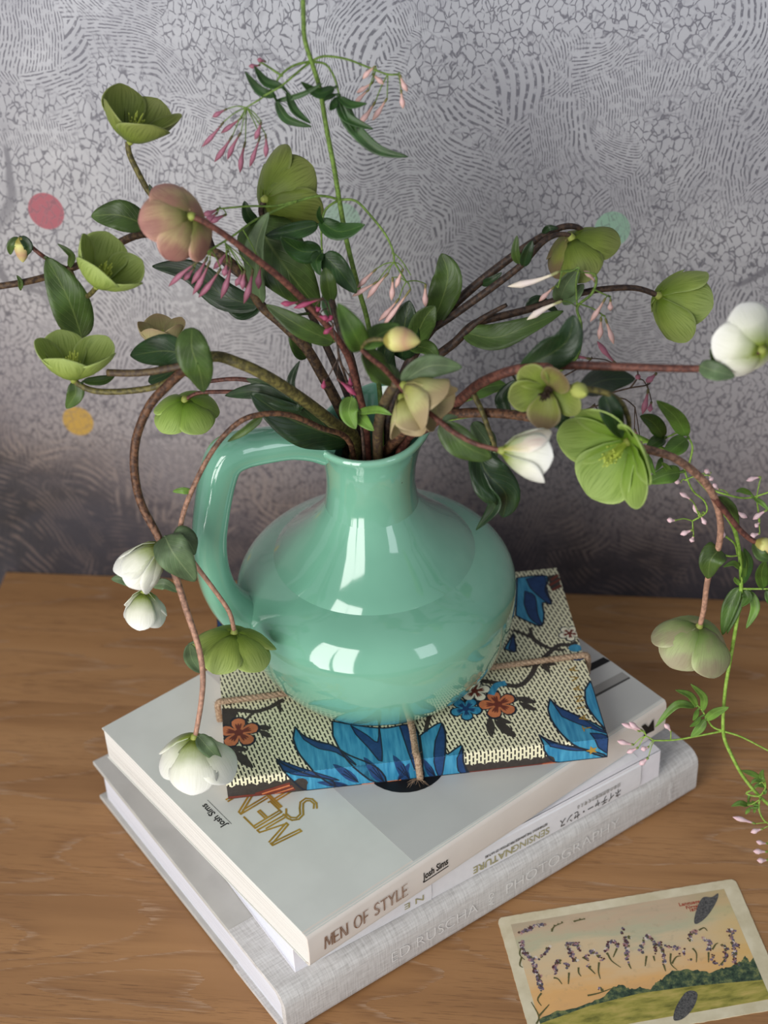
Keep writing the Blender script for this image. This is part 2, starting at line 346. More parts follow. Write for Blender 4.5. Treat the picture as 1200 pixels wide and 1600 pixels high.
# ------------------------------------------------------------------ lettering
def text(body, size, m, mat, parent, outline=0.0, width=None, align='CENTER', weight=0.0, shear=0.0, name='lettering', spacing=1.0):
    cu = bpy.data.curves.new('lettering', 'FONT'); cu.body = body; cu.size = size; cu.align_x = align; cu.align_y = 'CENTER'; cu.shear = shear; cu.space_character = spacing
    cu.resolution_u = 3
    if outline: cu.fill_mode = 'NONE'; cu.bevel_depth = outline; cu.bevel_resolution = 0
    else: cu.fill_mode = 'FRONT'; cu.offset = weight; cu.extrude = 0.00004
    if outline and hasattr(cu, 'fill_mode'):
        try: cu.fill_mode = 'NONE'
        except Exception: pass
    tmp = bpy.data.objects.new('tmp_text', cu); COL.objects.link(tmp)
    dg = bpy.context.evaluated_depsgraph_get(); me = bpy.data.meshes.new_from_object(tmp.evaluated_get(dg))
    COL.objects.unlink(tmp); bpy.data.objects.remove(tmp)
    if len(me.vertices) == 0: return None
    xs = [v.co.x for v in me.vertices]; w = max(xs) - min(xs); k = (width / w) if width else 1.0
    if outline:
        for v in me.vertices: v.co.z *= 0.25
    mm = m @ Matrix.Diagonal((k, 1, 1, 1))
    loc = (m @ Vector((0, 0, 0)))
    me.transform(Matrix.Translation(-loc) @ mm); me.materials.clear(); me.materials.append(mat)
    o = bpy.data.objects.new(name, me); COL.objects.link(o); o.location = loc; attach(o, parent, loc); return o
def frame(o, x, y):   # matrix with given local x, y axes at o
    x = Vector(x).normalized(); y = Vector(y).normalized(); z = x.cross(y)
    m = Matrix((x, y, z)).transposed().to_4x4(); m.translation = Vector(o); return m

# ------------------------------------------------------------------ books
def bookframe(x, y, ang, z):
    return Matrix.Translation((x, y, z)) @ Matrix.Rotation(math.radians(ang), 4, 'Z')
def bar(m, x0, x1, y0, y1, z0, z1):
    b = MB(); b.box(x0, x1, y0, y1, z0, z1); b.xform(m); return b
def build_local(b, name, mat, parent, m, smooth=False, bevel=0.0):
    """mesh kept in the book's own axes so that its object coordinates follow the book"""
    me = bpy.data.meshes.new(name); me.from_pydata([tuple(p) for p in b.v], [], b.f); me.materials.append(mat)
    if smooth: me.polygons.foreach_set('use_smooth', [True] * len(me.polygons)); me.update(); me.set_sharp_from_angle(angle=math.radians(32))
    me.update(); o = bpy.data.objects.new(name, me); COL.objects.link(o)
    o.parent = parent; WM[o.name] = m.copy()
    o.matrix_parent_inverse = WM[parent.name].inverted(); o.matrix_basis = m
    if bevel:
        md = o.modifiers.new('bevel', 'BEVEL'); md.width = bevel; md.segments = 2; md.limit_method = 'ANGLE'
    return o
# bottom book
Z1, Z2, Z3, Z4 = 0.033, 0.055, 0.079, 0.094
m = bookframe(-0.1400, -0.3720, 41.2, 0.0); L, Wd, T = 0.291, 0.2145, Z1
bk = empty('book', m @ Vector((0, 0, 0)), 'thick book with a grey linen spine at the bottom of the stack', 'book')
def arc(cy, cz, r, a0, a1, n=5): return [(cy + r * math.cos(math.radians(a0 + (a1 - a0) * i / n)), cz + r * math.sin(math.radians(a0 + (a1 - a0) * i / n))) for i in range(n + 1)]
b = MB(); b.extrude_x([(0.056, T)] + [(0.014, T)] + arc(0.009, T - 0.009, 0.009, 90, 180) + arc(0.006, 0.006, 0.006, 180, 270) + [(0.056, 0.0), (0.056, 0.003), (0.008, 0.003), (0.004, 0.008), (0.004, T - 0.008), (0.009, T - 0.003), (0.056, T - 0.003)], 0, L)
build_local(b, 'linen_spine', MAT_LINEN, bk, m, True)
for z0, z1 in ((T - 0.0034, T - 0.0004), (0.0004, 0.0034)):
    b = MB(); b.box(0.0, L, 0.0555, Wd, z0, z1); build_local(b, 'cover_board', MAT_GREYBOARD, bk, m, bevel=0.0006)
b = MB(); b.box(0.003, L - 0.003, 0.005, Wd - 0.006, 0.003, T - 0.003); build_local(b, 'page_block', MAT_PAGES_WHITE, bk, m)
def spine_text(body, x0, x1, z, size, mat, parent, m, flip=False, off=0.0004, **kw):
    o = m @ Vector(((x0 + x1) / 2, -off, z)); ax = (m.to_3x3() @ Vector((1, 0, 0))); up = Vector((0, 0, 1))
    if flip: ax = -ax; up = -up
    return text(body, size, frame(o, ax, up), mat, parent, width=abs(x1 - x0), **kw)
def along(px, py, m, yl=0.0):    # local x on the spine plane of a book for a pixel
    d = ray(px, py); n = m.to_3x3() @ Vector((0, 1, 0)); o = m @ Vector((0, yl, 0)); k = (o - CAM).dot(n) / d.dot(n); q = m.inverted() @ (CAM + d * k); return q.x, q.z
xa, za = along(612, 1515, m); xb, zb = along(745, 1437, m)
spine_text('ED RUSCHA', xa, xb, 0.0150, 0.0118, MAT_WHITEINK, bk, m, weight=-0.00022)
xc, zc = along(790, 1410, m); xd, zd = along(965, 1300, m)
spine_text('PHOTOGRAPHY', xc, xd, 0.0150, 0.0118, MAT_WHITEINK, bk, m, weight=-0.00022)
o_ = m @ Vector(((xb + xc) / 2, -0.0004, 0.0150)); text('AND', 0.0048, frame(o_, Vector((0, 0, 1)), -(m.to_3x3() @ Vector((1, 0, 0)))), MAT_WHITEINK, bk)
for px, py, s in ((1030, 1240, 'STEIDL'), (1048, 1229, 'WHITNEY')):
    x_, z_ = along(px, py, m); text(s, 0.0036, frame(m @ Vector((x_, -0.0004, 0.0155)), Vector((0, 0, 1)), -(m.to_3x3() @ Vector((1, 0, 0)))), MAT_WHITEINK, bk)

# middle book
m = bookframe(-0.1368, -0.3545, 38.9, Z1); L, Wd, T = 0.2462, 0.203, Z2 - Z1 - 0.0008
bk = empty('book', m @ Vector((0, 0, 0)), 'white paperback with Japanese lettering in the middle of the stack', 'book')
b = MB(); b.box(0, L, 0.0, Wd, 0.0, 0.0006); build_local(b, 'back_cover', MAT_WHITECOVER, bk, m)
b = MB(); b.box(0, L, 0.0, Wd, T - 0.0006, T); build_local(b, 'front_cover', MAT_WHITECOVER, bk, m)
b = MB(); b.box(0, L, -0.0002, 0.0006, 0.0, T); build_local(b, 'spine', MAT_WHITECOVER, bk, m, bevel=0.0002)
b = MB(); b.box(0.0008, L - 0.0008, 0.0006, Wd - 0.001, 0.0006, T - 0.0006); build_local(b, 'page_block', MAT_PAGES_WHITE, bk, m)
xj0, _ = along(671, 1392, m); xj1, _ = along(999, 1222, m)
b = MB(); b.extrude_x([(0.07, T + 0.0004), (0.004, T + 0.0004), (0.0005, T - 0.001), (-0.0008, T - 0.003), (-0.0010, 0.006), (-0.0004, 0.0006), (-0.00025, 0.0006), (-0.00025, T - 0.001), (0.004, T + 0.0001), (0.07, T + 0.0001)], xj0, xj1)
build_local(b, 'jacket', MAT_JACKET, bk, m, True)
b = MB(); b.extrude_x([(0.07, T + 0.0007), (0.004, T + 0.0007), (-0.0003, T - 0.001), (-0.0012, T - 0.003), (-0.0014, 0.006), (-0.0006, 0.0003), (-0.00025, 0.0003), (-0.00025, T - 0.001), (0.004, T + 0.0004), (0.07, T + 0.0004)], 0.012, xj0 + 0.0006)
build_local(b, 'paper_band', MAT_JACKET, bk, m, True)
def row(px0, py0, px1, py1):
    a, _ = along(px0, py0, m); c, _ = along(px1, py1, m); return a, c
a, c = row(738, 1355, 799, 1325); spine_text('NATURE', a, c, 0.0062, 0.0078, MAT_GOLDINK, bk, m, True, 0.0012, weight=0.00012)
a, c = row(799, 1325, 856, 1293); spine_text('SENSING', a, c, 0.0062, 0.0078, MAT_GOLDINK, bk, m, True, 0.0012)
a, c = row(756, 1332, 853, 1285); spine_text('RETHINKING THE JAPANESE PERCEPTION OF NATURE', a, c, 0.0118, 0.0028, MAT_DARKGREYINK, bk, m, True, 0.0012)
a, c = row(873, 1286, 968, 1232); spine_text('ネイチャー・センス', a, c, 0.0062, 0.0078, MAT_DARKGREYINK, bk, m, True, 0.0012)
a, c = row(900, 1256, 967, 1222); spine_text('日本の自然知覚力を考える', a, c, 0.0122, 0.0036, MAT_GREYINK, bk, m, True, 0.0012)
a, c = row(630, 1412, 660, 1397); spine_text('N E', a, c, 0.0070, 0.0062, MAT_GOLDINK, bk, m, True, 0.0016)

# top book
m = bookframe(-0.1256, -0.3672, 45.0, Z2); L, Wd, T = 0.258, 0.1965, Z3 - Z2
bk = empty('book', m @ Vector((0, 0, 0)), 'pale grey book with gold cover lettering on top of the stack', 'book')
b = MB(); b.box(0, L, 0.0008, Wd, T - 0.0008, T); build_local(b, 'front_cover', MAT_STYLE, bk, m)
b = MB(); b.box(0, L, 0.0008, Wd, 0.0, 0.0008); build_local(b, 'back_cover', MAT_STYLE, bk, m)
b = MB(); b.extrude_x([(0.0040, T + 0.00006), (0.0012, T - 0.0001)] + arc(0.003, T - 0.003, 0.0034, 110, 180, 3) + [(-0.0008, T * 0.5)] + arc(0.003, 0.003, 0.0034, 180, 250, 3) + [(0.0040, 0.0), (0.0040, 0.0006), (0.0008, 0.0018), (0.0008, T - 0.0018), (0.0040, T - 0.0006)], 0, L)
build_local(b, 'spine', MAT_STYLE_SPINE, bk, m, True)
b = MB(); b.box(0.0006, L - 0.0006, 0.0012, Wd - 0.0008, 0.0008, T - 0.0008); build_local(b, 'page_block', MAT_PAGES, bk, m)
def cov(px, py):
    q = m.inverted() @ onz(px, py, Z3); return q.x, q.y
xs_ = cov(652, 1352)[0]
TP = T + 0.00008
b = MB(); b.box(xs_, L - 0.0002, 0.0030, Wd - 0.0002, T, TP); build_local(b, 'cover_photograph', MAT_STYLE_PHOTO, bk, m)
def flatpoly(name, pts, mat, z):
    b = MB(); b.poly([(x, y, z) for x, y in pts]); return build_local(b, name, mat, bk, m)
cx, cy = cov(632, 1190)
flatpoly('printed_disc', [(cx + 0.0235 * math.cos(a * math.pi / 16), cy + 0.0235 * math.sin(a * math.pi / 16)) for a in range(32)], MAT_BLACK, TP + 0.00006)
flatpoly('printed_bar', [cov(*q) for q in ((905, 1058), (954, 1033), (943, 1027), (895, 1050))], MAT_BLACK, TP + 0.00006)
flatpoly('printed_bar', [cov(*q) for q in ((915, 1095), (983, 1058), (972, 1050), (905, 1085))], MAT_GREYINK, TP + 0.00006)
flatpoly('printed_bar', [cov(*q) for q in ((915, 1098), (985, 1060), (983, 1058), (914, 1094))], MAT_DARKGREYINK, TP + 0.00009)
rd = m.to_3x3() @ Vector((0, 1, 0)); upv = m.to_3x3() @ Vector((-1, 0, 0))
def cover_text(body, px, py, size, mat, outline=0.0, **kw):
    x, y = cov(px, py); return text(body, size, frame(m @ Vector((x, y, T + 0.0001)), rd, upv), mat, bk, outline=outline, **kw)
# cover letters drawn as double strokes
def strokes(name, segs, org, wid, mat, parent, ex, ey, up):
    b = MB()
    for pl in segs:
        pts = [org + ex * x + ey * y for x, y in pl]
        for p, q in zip(pts, pts[1:]):
            d = (q - p).normalized(); s_ = d.cross(up) * wid * 0.5; e = d * wid * 0.35
            lift = up * (len(b.f) * 3e-6); b.poly([v_ + lift for v_ in (p - e - s_, q + e - s_, q + e + s_, p - e + s_)])
    return b.build(name, mat, parent, smooth=False)
GL = {'M': ([[(0, 0), (0.12, 1), (0.22, 1), (0.10, 0), (0, 0)], [(0.17, 1), (0.48, 0.15), (0.58, 0.15), (0.30, 1)], [(0.55, 0.15), (0.80, 1), (0.92, 1), (0.88, 0), (0.78, 0), (0.80, 0.75)]], 0.95),
      'E': ([[(0, 0), (0, 1), (0.6, 1)], [(0.10, 0), (0.10, 1)], [(0, 0), (0.6, 0), (0.6, 0.07)], [(0.10, 0.46), (0.5, 0.46), (0.5, 0.54), (0.10, 0.54)]], 0.68),
      'N': ([[(0, 0), (0, 1), (0.12, 1), (0.68, 0), (0.80, 0), (0.80, 1)], [(0.10, 0), (0.10, 0.85)], [(0, 1), (0.56, 0), (0.68, 0)], [(0.70, 0.15), (0.70, 1)]], 0.90),
      'S': ([[(0.0, 0.12), (0.18, 0), (0.40, 0), (0.56, 0.14), (0.54, 0.36), (0.36, 0.52), (0.14, 0.66), (0.10, 0.84), (0.22, 0.96), (0.44, 0.98), (0.6, 0.86)], [(0.06, 0.20), (0.20, 0.08), (0.38, 0.09), (0.46, 0.18), (0.44, 0.32), (0.28, 0.45), (0.06, 0.60), (0.0, 0.82), (0.10, 1.0), (0.26, 1.06), (0.48, 1.06)]], 0.70),
      'T': ([[(0, 0.98), (0.7, 0.98)], [(0, 1), (0.0, 0.91), (0.7, 0.91), (0.7, 0.98)], [(0.30, 0.9), (0.30, 0)], [(0.40, 0.9), (0.40, 0), (0.30, 0)]], 0.78),
      'Y': ([[(0, 1), (0.3, 0.5), (0.3, 0)], [(0.1, 1), (0.36, 0.58), (0.62, 1)], [(0.72, 1), (0.42, 0.5), (0.42, 0), (0.3, 0)]], 0.80),
      'O': ([[(0.45 + 0.45 * math.cos(a), 0.5 + 0.52 * math.sin(a)) for a in [i * math.pi / 10 for i in range(21)]], [(0.45 + 0.34 * math.cos(a), 0.5 + 0.52 * math.sin(a)) for a in [i * math.pi / 10 for i in range(21)]]], 1.0),
      'F': ([[(0, 0), (0, 1), (0.55, 1)], [(0.10, 0), (0.10, 1)], [(0, 0), (0.1, 0)], [(0.10, 0.46), (0.45, 0.46), (0.45, 0.54), (0.10, 0.54)]], 0.62),
      'L': ([[(0, 1), (0, 0), (0.55, 0), (0.55, 0.08), (0.10, 0.08)], [(0.10, 0.08), (0.10, 1), (0, 1)]], 0.62), ' ': ([], 0.45)}
def inline_word(word, org, ex, ey, h, wid, mat, parent, up, width=None):
    x = 0; segs = []
    for ch in word:
        g, adv = GL[ch]
        for pl in g: segs.append([(x + px, py) for px, py in pl])
        x += adv + 0.08
    k = (width / (x * h)) if width else 1.0
    return strokes('lettering', [[(px * h * k, py * h) for px, py in pl] for pl in segs], org, wid, mat, parent, ex, ey, up)
zc_ = Vector((0, 0, 1))
def covpt(px, py): x, y = cov(px, py); return m @ Vector((x, y, T + 0.00012))
x_, y_ = cov(471, 1299); inline_word('MEN', m @ Vector((x_, y_, T + 0.00012)), rd, upv, 0.0175, 0.0011, MAT_GOLD, bk, zc_)
x_, y_ = cov(500, 1260); inline_word('STYLE', m @ Vector((x_, y_, T + 0.00012)), rd, upv, 0.0175, 0.0011, MAT_GOLD, bk, zc_)
cover_text('Josh Sims', 334, 1274, 0.0054, MAT_BLACK, weight=0.0001)
x_, y_ = cov(334, 1274); ux = x_ + 0.0036
flatpoly('underline', [(ux, y_ - 0.0115), (ux + 0.00025, y_ - 0.0115), (ux + 0.00025, y_ + 0.0115), (ux, y_ + 0.0115)], MAT_BLACK, T + 0.00012)
exs = m.to_3x3() @ Vector((1, 0, 0)); nout = -(m.to_3x3() @ Vector((0, 1, 0)))
a, _ = along(506, 1482, m); c, _ = along(637, 1398, m)
inline_word('MEN OF STYLE', m @ Vector((a, -0.0010, 0.0075)), exs, Vector((0, 0, 1)), 0.0088, 0.0004, MAT_BRONZE, bk, nout, width=c - a)
a, _ = along(660, 1383, m); c, _ = along(699, 1355, m); spine_text('Josh Sims', a, c, 0.0125, 0.0074, MAT_BLACK, bk, m, off=0.0010, weight=0.0001)
b = MB(); b.box(a, c, -0.0011, -0.0008, 0.0081, 0.0084); build_local(b, 'underline', MAT_BLACK, bk, m)
def sp(px, py):
    x, z = along(px, py, m, -0.001); return (x, -0.00115, z)
b = MB(); b.poly([sp(1002, 1135), (sp(1008, 1131)), sp(1013, 1136), sp(1021, 1123), sp(1022, 1141), sp(1010, 1147), sp(1003, 1157), sp(1008, 1143)]); build_local(b, 'publisher_mark', MAT_BLACK, bk, m)

# ------------------------------------------------------------------ floral notebook
NM = bookframe(-0.1818, -0.2778, 12.6, Z3 + 0.0002); NL, NW, NTK = 0.2105, 0.1485, Z4 - Z3 - 0.0002
nb = empty('notebook', NM @ Vector((0, 0, 0)), 'notebook in blue and cream floral paper lying under the jug', 'notebook')
def dashes():
    t = NT('dashed_cream_paper'); co = t.coord('Object'); s = t.sep(co)
    cv = t.n('ShaderNodeCombineXYZ'); wob = t.noise(co, 260, 2)
    t.put(cv.inputs[0], t.math('ADD', t.math('ADD', s[1], s[2]), t.math('MULTIPLY', wob, 0.0005))); t.put(cv.inputs[1], t.math('ADD', s[0], t.math('MULTIPLY', s[1], 0.22)))
    br = t.n('ShaderNodeTexBrick'); t.put(br.inputs['Vector'], cv.outputs[0]); br.offset = 0.5
    br.inputs['Scale'].default_value = 1.0; br.inputs['Brick Width'].default_value = 0.0048; br.inputs['Row Height'].default_value = 0.0021
    br.inputs['Mortar Size'].default_value = 0.00062; br.inputs['Mortar Smooth'].default_value = 0.1
    br.inputs['Color1'].default_value = (0, 0, 0, 1); br.inputs['Color2'].default_value = (0, 0, 0, 1); br.inputs['Mortar'].default_value = (1, 1, 1, 1)
    t.set(t.mix(br.outputs['Color'], lin((42, 38, 32)), lin((232, 226, 192))), 0.45, 0.35); return t.m
MAT_DASH = dashes()
def blue():
    t = NT('blue_print'); co = t.coord('Object'); f = t.noise(t.mapping(co, (500, 60, 60)), 1.0, 3)
    t.set(t.ramp(f, [(0.3, (38, 116, 156)), (0.7, (76, 158, 190))]), 0.42, 0.35); return t.m
MAT_BLUE = blue(); MAT_NAVY = plain('navy_print', (36, 66, 110), 0.45, 0.15, scale=300); MAT_INKLINE = plain('dark_outline_print', (34, 40, 52), 0.45)
MAT_ORANGE = plain('orange_print', (198, 118, 78), 0.45, 0.12, scale=300); MAT_RUST = plain('rust_print', (112, 54, 44), 0.45, 0.1, scale=300)
MAT_SOOT = plain('charcoal_print', (62, 56, 52), 0.5, 0.12, scale=500); MAT_CREAM = plain('cream_print', (236, 230, 206), 0.45)
MAT_KRAFT = plain('notebook_pages', (226, 205, 186), 0.7, 0.05)
b = MB(); b.box(0.0005, NL - 0.0005, 0.0004, NW - 0.0006, 0.0005, NTK - 0.0007); build_local(b, 'page_block', MAT_KRAFT, nb, NM)
b = MB(); b.extrude_x([(NW, NTK), (0.0016, NTK)] + arc(0.0016, NTK - 0.0016, 0.0016, 90, 180, 3)[1:] + arc(0.0012, 0.0012, 0.0012, 180, 270, 3) + [(NW, 0.0), (NW, 0.0005), (0.0012, 0.0006), (0.0006, 0.0016), (0.0006, NTK - 0.0016), (0.0016, NTK - 0.0006), (NW, NTK - 0.0006)], 0, NL)
build_local(b, 'cover', MAT_DASH, nb, NM)
NMI = NM.inverted()
def nbuv(px, py):
    q = NMI @ onz(px, py, Z4)
    if q.y >= 0: return (q.x, q.y)
    d = ray(px, py); n = NM.to_3x3() @ Vector((0, 1, 0)); k = (NM.translation - CAM).dot(n) / d.dot(n); q = NMI @ (CAM + d * k)
    return (q.x, q.z - NTK)
def fold(u, v, h): return (u, v, NTK + h) if v >= 0 else (u, -h, NTK + v)
def clampuv(p): return (min(max(p[0], 0.0), NL), min(max(p[1], -NTK), NW))
def clip(poly, sgn):
    out = []
    for i in range(len(poly)):
        a, c = poly[i], poly[(i + 1) % len(poly)]; ia, ic = a[1] * sgn >= 0, c[1] * sgn >= 0
        if ia: out.append(a)
        if ia != ic:
            t = a[1] / (a[1] - c[1]); out.append((a[0] + (c[0] - a[0]) * t, 0.0))
    return out
def smoothpoly(px, step=5, closed=True):
    n = len(px); out = []
    v = [Vector((p[0], p[1], 0)) for p in px]
    for i in range(n if closed else n - 1):
        if closed: p0, p1, p2, p3 = v[i - 1], v[i], v[(i + 1) % n], v[(i + 2) % n]
        else: p0, p1, p2, p3 = v[max(i - 1, 0)], v[i], v[i + 1], v[min(i + 2, n - 1)]
        for k in range(step): q = catmull(p0, p1, p2, p3, k / step); out.append((q.x, q.y))
    if not closed: out.append((px[-1][0], px[-1][1]))
    return out
class Print:
    def __init__(s): s.b = MB()
    def uvpoly(s, uv, h):
        uv = [clampuv(p) for p in uv]; h += len(s.b.f) * 1.2e-6
        for sg in (1, -1):
            q = clip(uv, sg)
            if len(q) >= 3:
                if sg < 0: q = [(a, min(c, -1e-9)) for a, c in q]
                s.b.poly([fold(a, c, h) for a, c in q])
    def fill(s, px, h): s.uvpoly([nbuv(*p) for p in px], h)
    def line(s, px, w, h, closed=False, taper=False):
        uv = [clampuv(nbuv(*p)) for p in px]
        if closed: uv.append(uv[0])
        n = len(uv)
        for i in range(n - 1):
            a, c = Vector(uv[i]), Vector(uv[i + 1]); d = c - a
            if d.length < 1e-7: continue
            d.normalize(); nn = Vector((-d.y, d.x)); k0 = k1 = 1.0
            if taper: k0 = 1 - i / (n - 1) * 0.8; k1 = 1 - (i + 1) / (n - 1) * 0.8
            e = d * w * 0.25
            s.uvpoly([tuple(a - e - nn * w * k0 / 2), tuple(c + e - nn * w * k1 / 2), tuple(c + e + nn * w * k1 / 2), tuple(a - e + nn * w * k0 / 2)], h)
    def disc(s, px, r, h, n=12, sx=1.0):
        u, v = nbuv(*px); s.uvpoly([(u + r * sx * math.cos(2 * math.pi * i / n), v + r * math.sin(2 * math.pi * i / n)) for i in range(n)], h)
    def petal(s, uv, ang, l, w, h, r0=0.0):
        u, v = uv; ca, sa = math.cos(ang), math.sin(ang); pts = []
        prof = [(0, 0.15), (0.25, 0.55), (0.55, 0.95), (0.8, 0.95), (0.95, 0.5), (1.0, 0.0)]
        for t, k in prof + [(t, -k) for t, k in prof[::-1][1:]]:
            x = r0 + t * l; y = k * w / 2; pts.append((u + x * ca - y * sa, v + x * sa + y * ca))
        s.uvpoly(pts, h)
    def done(s, name, mat):
        if s.b.v: return build_local(s.b, name, mat, nb, NM)
H = 0.00005
MC = [0]
class Motif:
    """one printed motif: the first colour is the part, the others are its sub-parts"""
    def __init__(s): s.p = {}
    def __getitem__(s, k): return s.p.setdefault(k, Print())
    def done(s, order):
        par = nb
        for k in order:
            if k in s.p and s.p[k].b.v:
                nm, mt = PRN[k]; MC[0] += 1; s.p[k].b.v = [p + Vector((0, 0, MC[0] * 6e-7)) for p in s.p[k].b.v]; o = build_local(s.p[k].b, nm, mt, par, NM); par = o if par is nb else par
PRN = {'so': ('branch_print', MAT_SOOT), 'bl': ('leaf_print', MAT_BLUE), 'nv': ('shaded_leaf_print', MAT_NAVY), 'ik': ('outline_print', MAT_INKLINE), 'og': ('blossom_print', MAT_ORANGE), 'ru': ('stripe_print', MAT_RUST), 'cm': ('pale_petal_print', MAT_CREAM)}
def bigleaf(px, inner, tufts=()):
    mo = Motif(); pp = smoothpoly(px, 4, False); mo['bl'].fill(pp, H); mo['ik'].line(pp, 0.0010, 3 * H, True)
    for q in inner:
        qq = smoothpoly(q, 3, False); mo['nv'].fill(qq, 2 * H); mo['ik'].line(qq, 0.0006, 3 * H, True)
    for bx, by, tx, ty, w_ in tufts:
        dx, dy = tx - bx, ty - by; l_ = math.hypot(dx, dy); nx, ny = -dy / l_ * w_ / 2, dx / l_ * w_ / 2
        q = smoothpoly([(bx, by), (bx + dx * .4 + nx, by + dy * .4 + ny), (tx, ty), (bx + dx * .4 - nx, by + dy * .4 - ny)], 3); mo['nv'].fill(q, 2.5 * H)
        for k in (-.25, .1, .4): mo['ik'].line([(bx, by), (bx + dx * .6 + nx * k * 2, by + dy * .6 + ny * k * 2)], 0.0004, 3.5 * H)
    mo.done(('bl', 'nv', 'ik'))
# acanthus group on the front edge
bigleaf([(432, 1186), (446, 1196), (470, 1206), (497, 1214), (520, 1220), (520, 1236), (480, 1236), (458, 1220), (442, 1204)], [[(432, 1186), (448, 1192), (470, 1200), (497, 1208), (530, 1219), (490, 1214), (460, 1210), (442, 1204)]], [(545, 1228, 495, 1222, 10)])
bigleaf([(461, 1136), (475, 1150), (495, 1158), (520, 1165), (545, 1180), (590, 1200), (600, 1226), (540, 1234), (500, 1214), (480, 1194), (465, 1174), (458, 1154)], [[(461, 1136), (475, 1150), (497, 1160), (522, 1166), (545, 1184), (556, 1196), (525, 1176), (498, 1170), (475, 1156)]], [(560, 1222, 520, 1194, 14)])
bigleaf([(519, 1127), (560, 1134), (600, 1138), (630, 1133), (646, 1134), (654, 1150), (658, 1190), (658, 1220), (600, 1228), (560, 1205), (535, 1178), (520, 1150)], [[(548, 1134), (572, 1148), (590, 1160), (592, 1134), (597, 1190), (575, 1168), (556, 1148)], [(624, 1134), (636, 1134), (646, 1160), (650, 1204), (638, 1176)]], [(600, 1224, 568, 1183, 16), (640, 1222, 614, 1180, 16), (622, 1224, 640, 1192, 12)])
bigleaf([(656, 1150), (672, 1138), (690, 1130), (696, 1150), (697, 1178), (712, 1170), (722, 1166), (724, 1190), (730, 1216), (690, 1220), (660, 1222)], [[(690, 1131), (696, 1150), (694, 1190), (688, 1218), (678, 1190), (680, 1158)], [(722, 1166), (724, 1190), (730, 1214), (716, 1204), (714, 1184)]], [(680, 1220, 662, 1186, 12)])
# group at the right end
bigleaf([(842, 1148), (856, 1156), (880, 1164), (905, 1168), (948, 1182), (900, 1190), (866, 1190), (850, 1172)], [[(842, 1148), (862, 1160), (888, 1166), (916, 1172), (890, 1172), (860, 1166)]])
bigleaf([(859, 1092), (872, 1104), (892, 1114), (910, 1122), (948, 1144), (951, 1182), (905, 1168), (880, 1150), (862, 1126), (856, 1108)], [[(859, 1092), (874, 1106), (896, 1116), (918, 1128), (948, 1146), (905, 1132), (878, 1120)], [(922, 1146), (948, 1150), (951, 1176), (935, 1168)]])
bigleaf([(922, 1064), (930, 1080), (942, 1120), (950, 1142), (930, 1122), (916, 1100), (914, 1078)], [])
# group at the back corner
bigleaf([(808, 903), (850, 899), (856, 908), (852, 922), (862, 944), (848, 942), (850, 960), (846, 978), (826, 972), (806, 962)], [[(822, 905), (850, 900), (854, 918), (861, 944), (842, 932), (828, 918)], [(820, 924), (836, 932), (840, 960), (847, 978), (828, 966), (819, 944)]])
bigleaf([(802, 990), (806, 1018), (788, 1014)], [[(802, 990), (806, 1018), (795, 1014)]])
bigleaf([(331, 952), (345, 955), (350, 985), (338, 1005)], [[(333, 955), (344, 958), (346, 985), (339, 1000)]])
# branches with their small leaves
def leaflet(so, a, c, w_):
    dx, dy = c[0] - a[0], c[1] - a[1]; l_ = math.hypot(dx, dy); nx, ny = -dy / l_ * w_ / 2, dx / l_ * w_ / 2
    so.fill(smoothpoly([a, (a[0] + dx * .5 + nx, a[1] + dy * .5 + ny), c, (a[0] + dx * .5 - nx, a[1] + dy * .5 - ny)], 4), H)
BR = (((([(346, 1110), (375, 1110), (398, 1112), (420, 1106), (436, 1097), (442, 1094)], 0.0030), ([(436, 1097), (438, 1112)], 0.0018), ([(398, 1112), (384, 1128), (402, 1138)], 0.0018), ([(420, 1084), (448, 1083)], 0.0024)), (((402, 1136), (424, 1138), 9), ((404, 1142), (425, 1152), 9), ((348, 1090), (362, 1102), 8))),
      ((([(360, 1160), (362, 1172)], 0.0018),), (((360, 1168), (388, 1172), 9), ((362, 1172), (396, 1200), 14))),
      ((([(740, 1062), (775, 1067), (808, 1072), (826, 1060), (836, 1042), (830, 1034)], 0.0032), ([(836, 1042), (870, 1010), (890, 1008), (900, 1004)], 0.0030), ([(803, 985), (830, 996), (856, 1012), (880, 1016)], 0.0022), ([(828, 982), (834, 1000), (850, 1010)], 0.0022)), (((845, 1036), (870, 1038), 8), ((846, 1036), (860, 1052), 8), ((816, 1042), (834, 1038), 6))),
      ((([(765, 1110), (768, 1122)], 0.0018),), (((765, 1120), (768, 1152), 14), ((772, 1126), (806, 1152), 14), ((772, 1122), (800, 1130), 8))),
      ((([(796, 1092), (808, 1094)], 0.0018),), (((806, 1090), (838, 1098), 10), ((810, 1098), (838, 1110), 9))),
      ((([(665, 1142), (670, 1122), (676, 1112)], 0.0026),), ()))
for ls, lv in BR:
    mo = Motif()
    for pts, w_ in ls: mo['so'].line(smoothpoly(pts, 4, False), w_, H)
    for q in lv: leaflet(mo['so'], *q)
    mo.done(('so',))
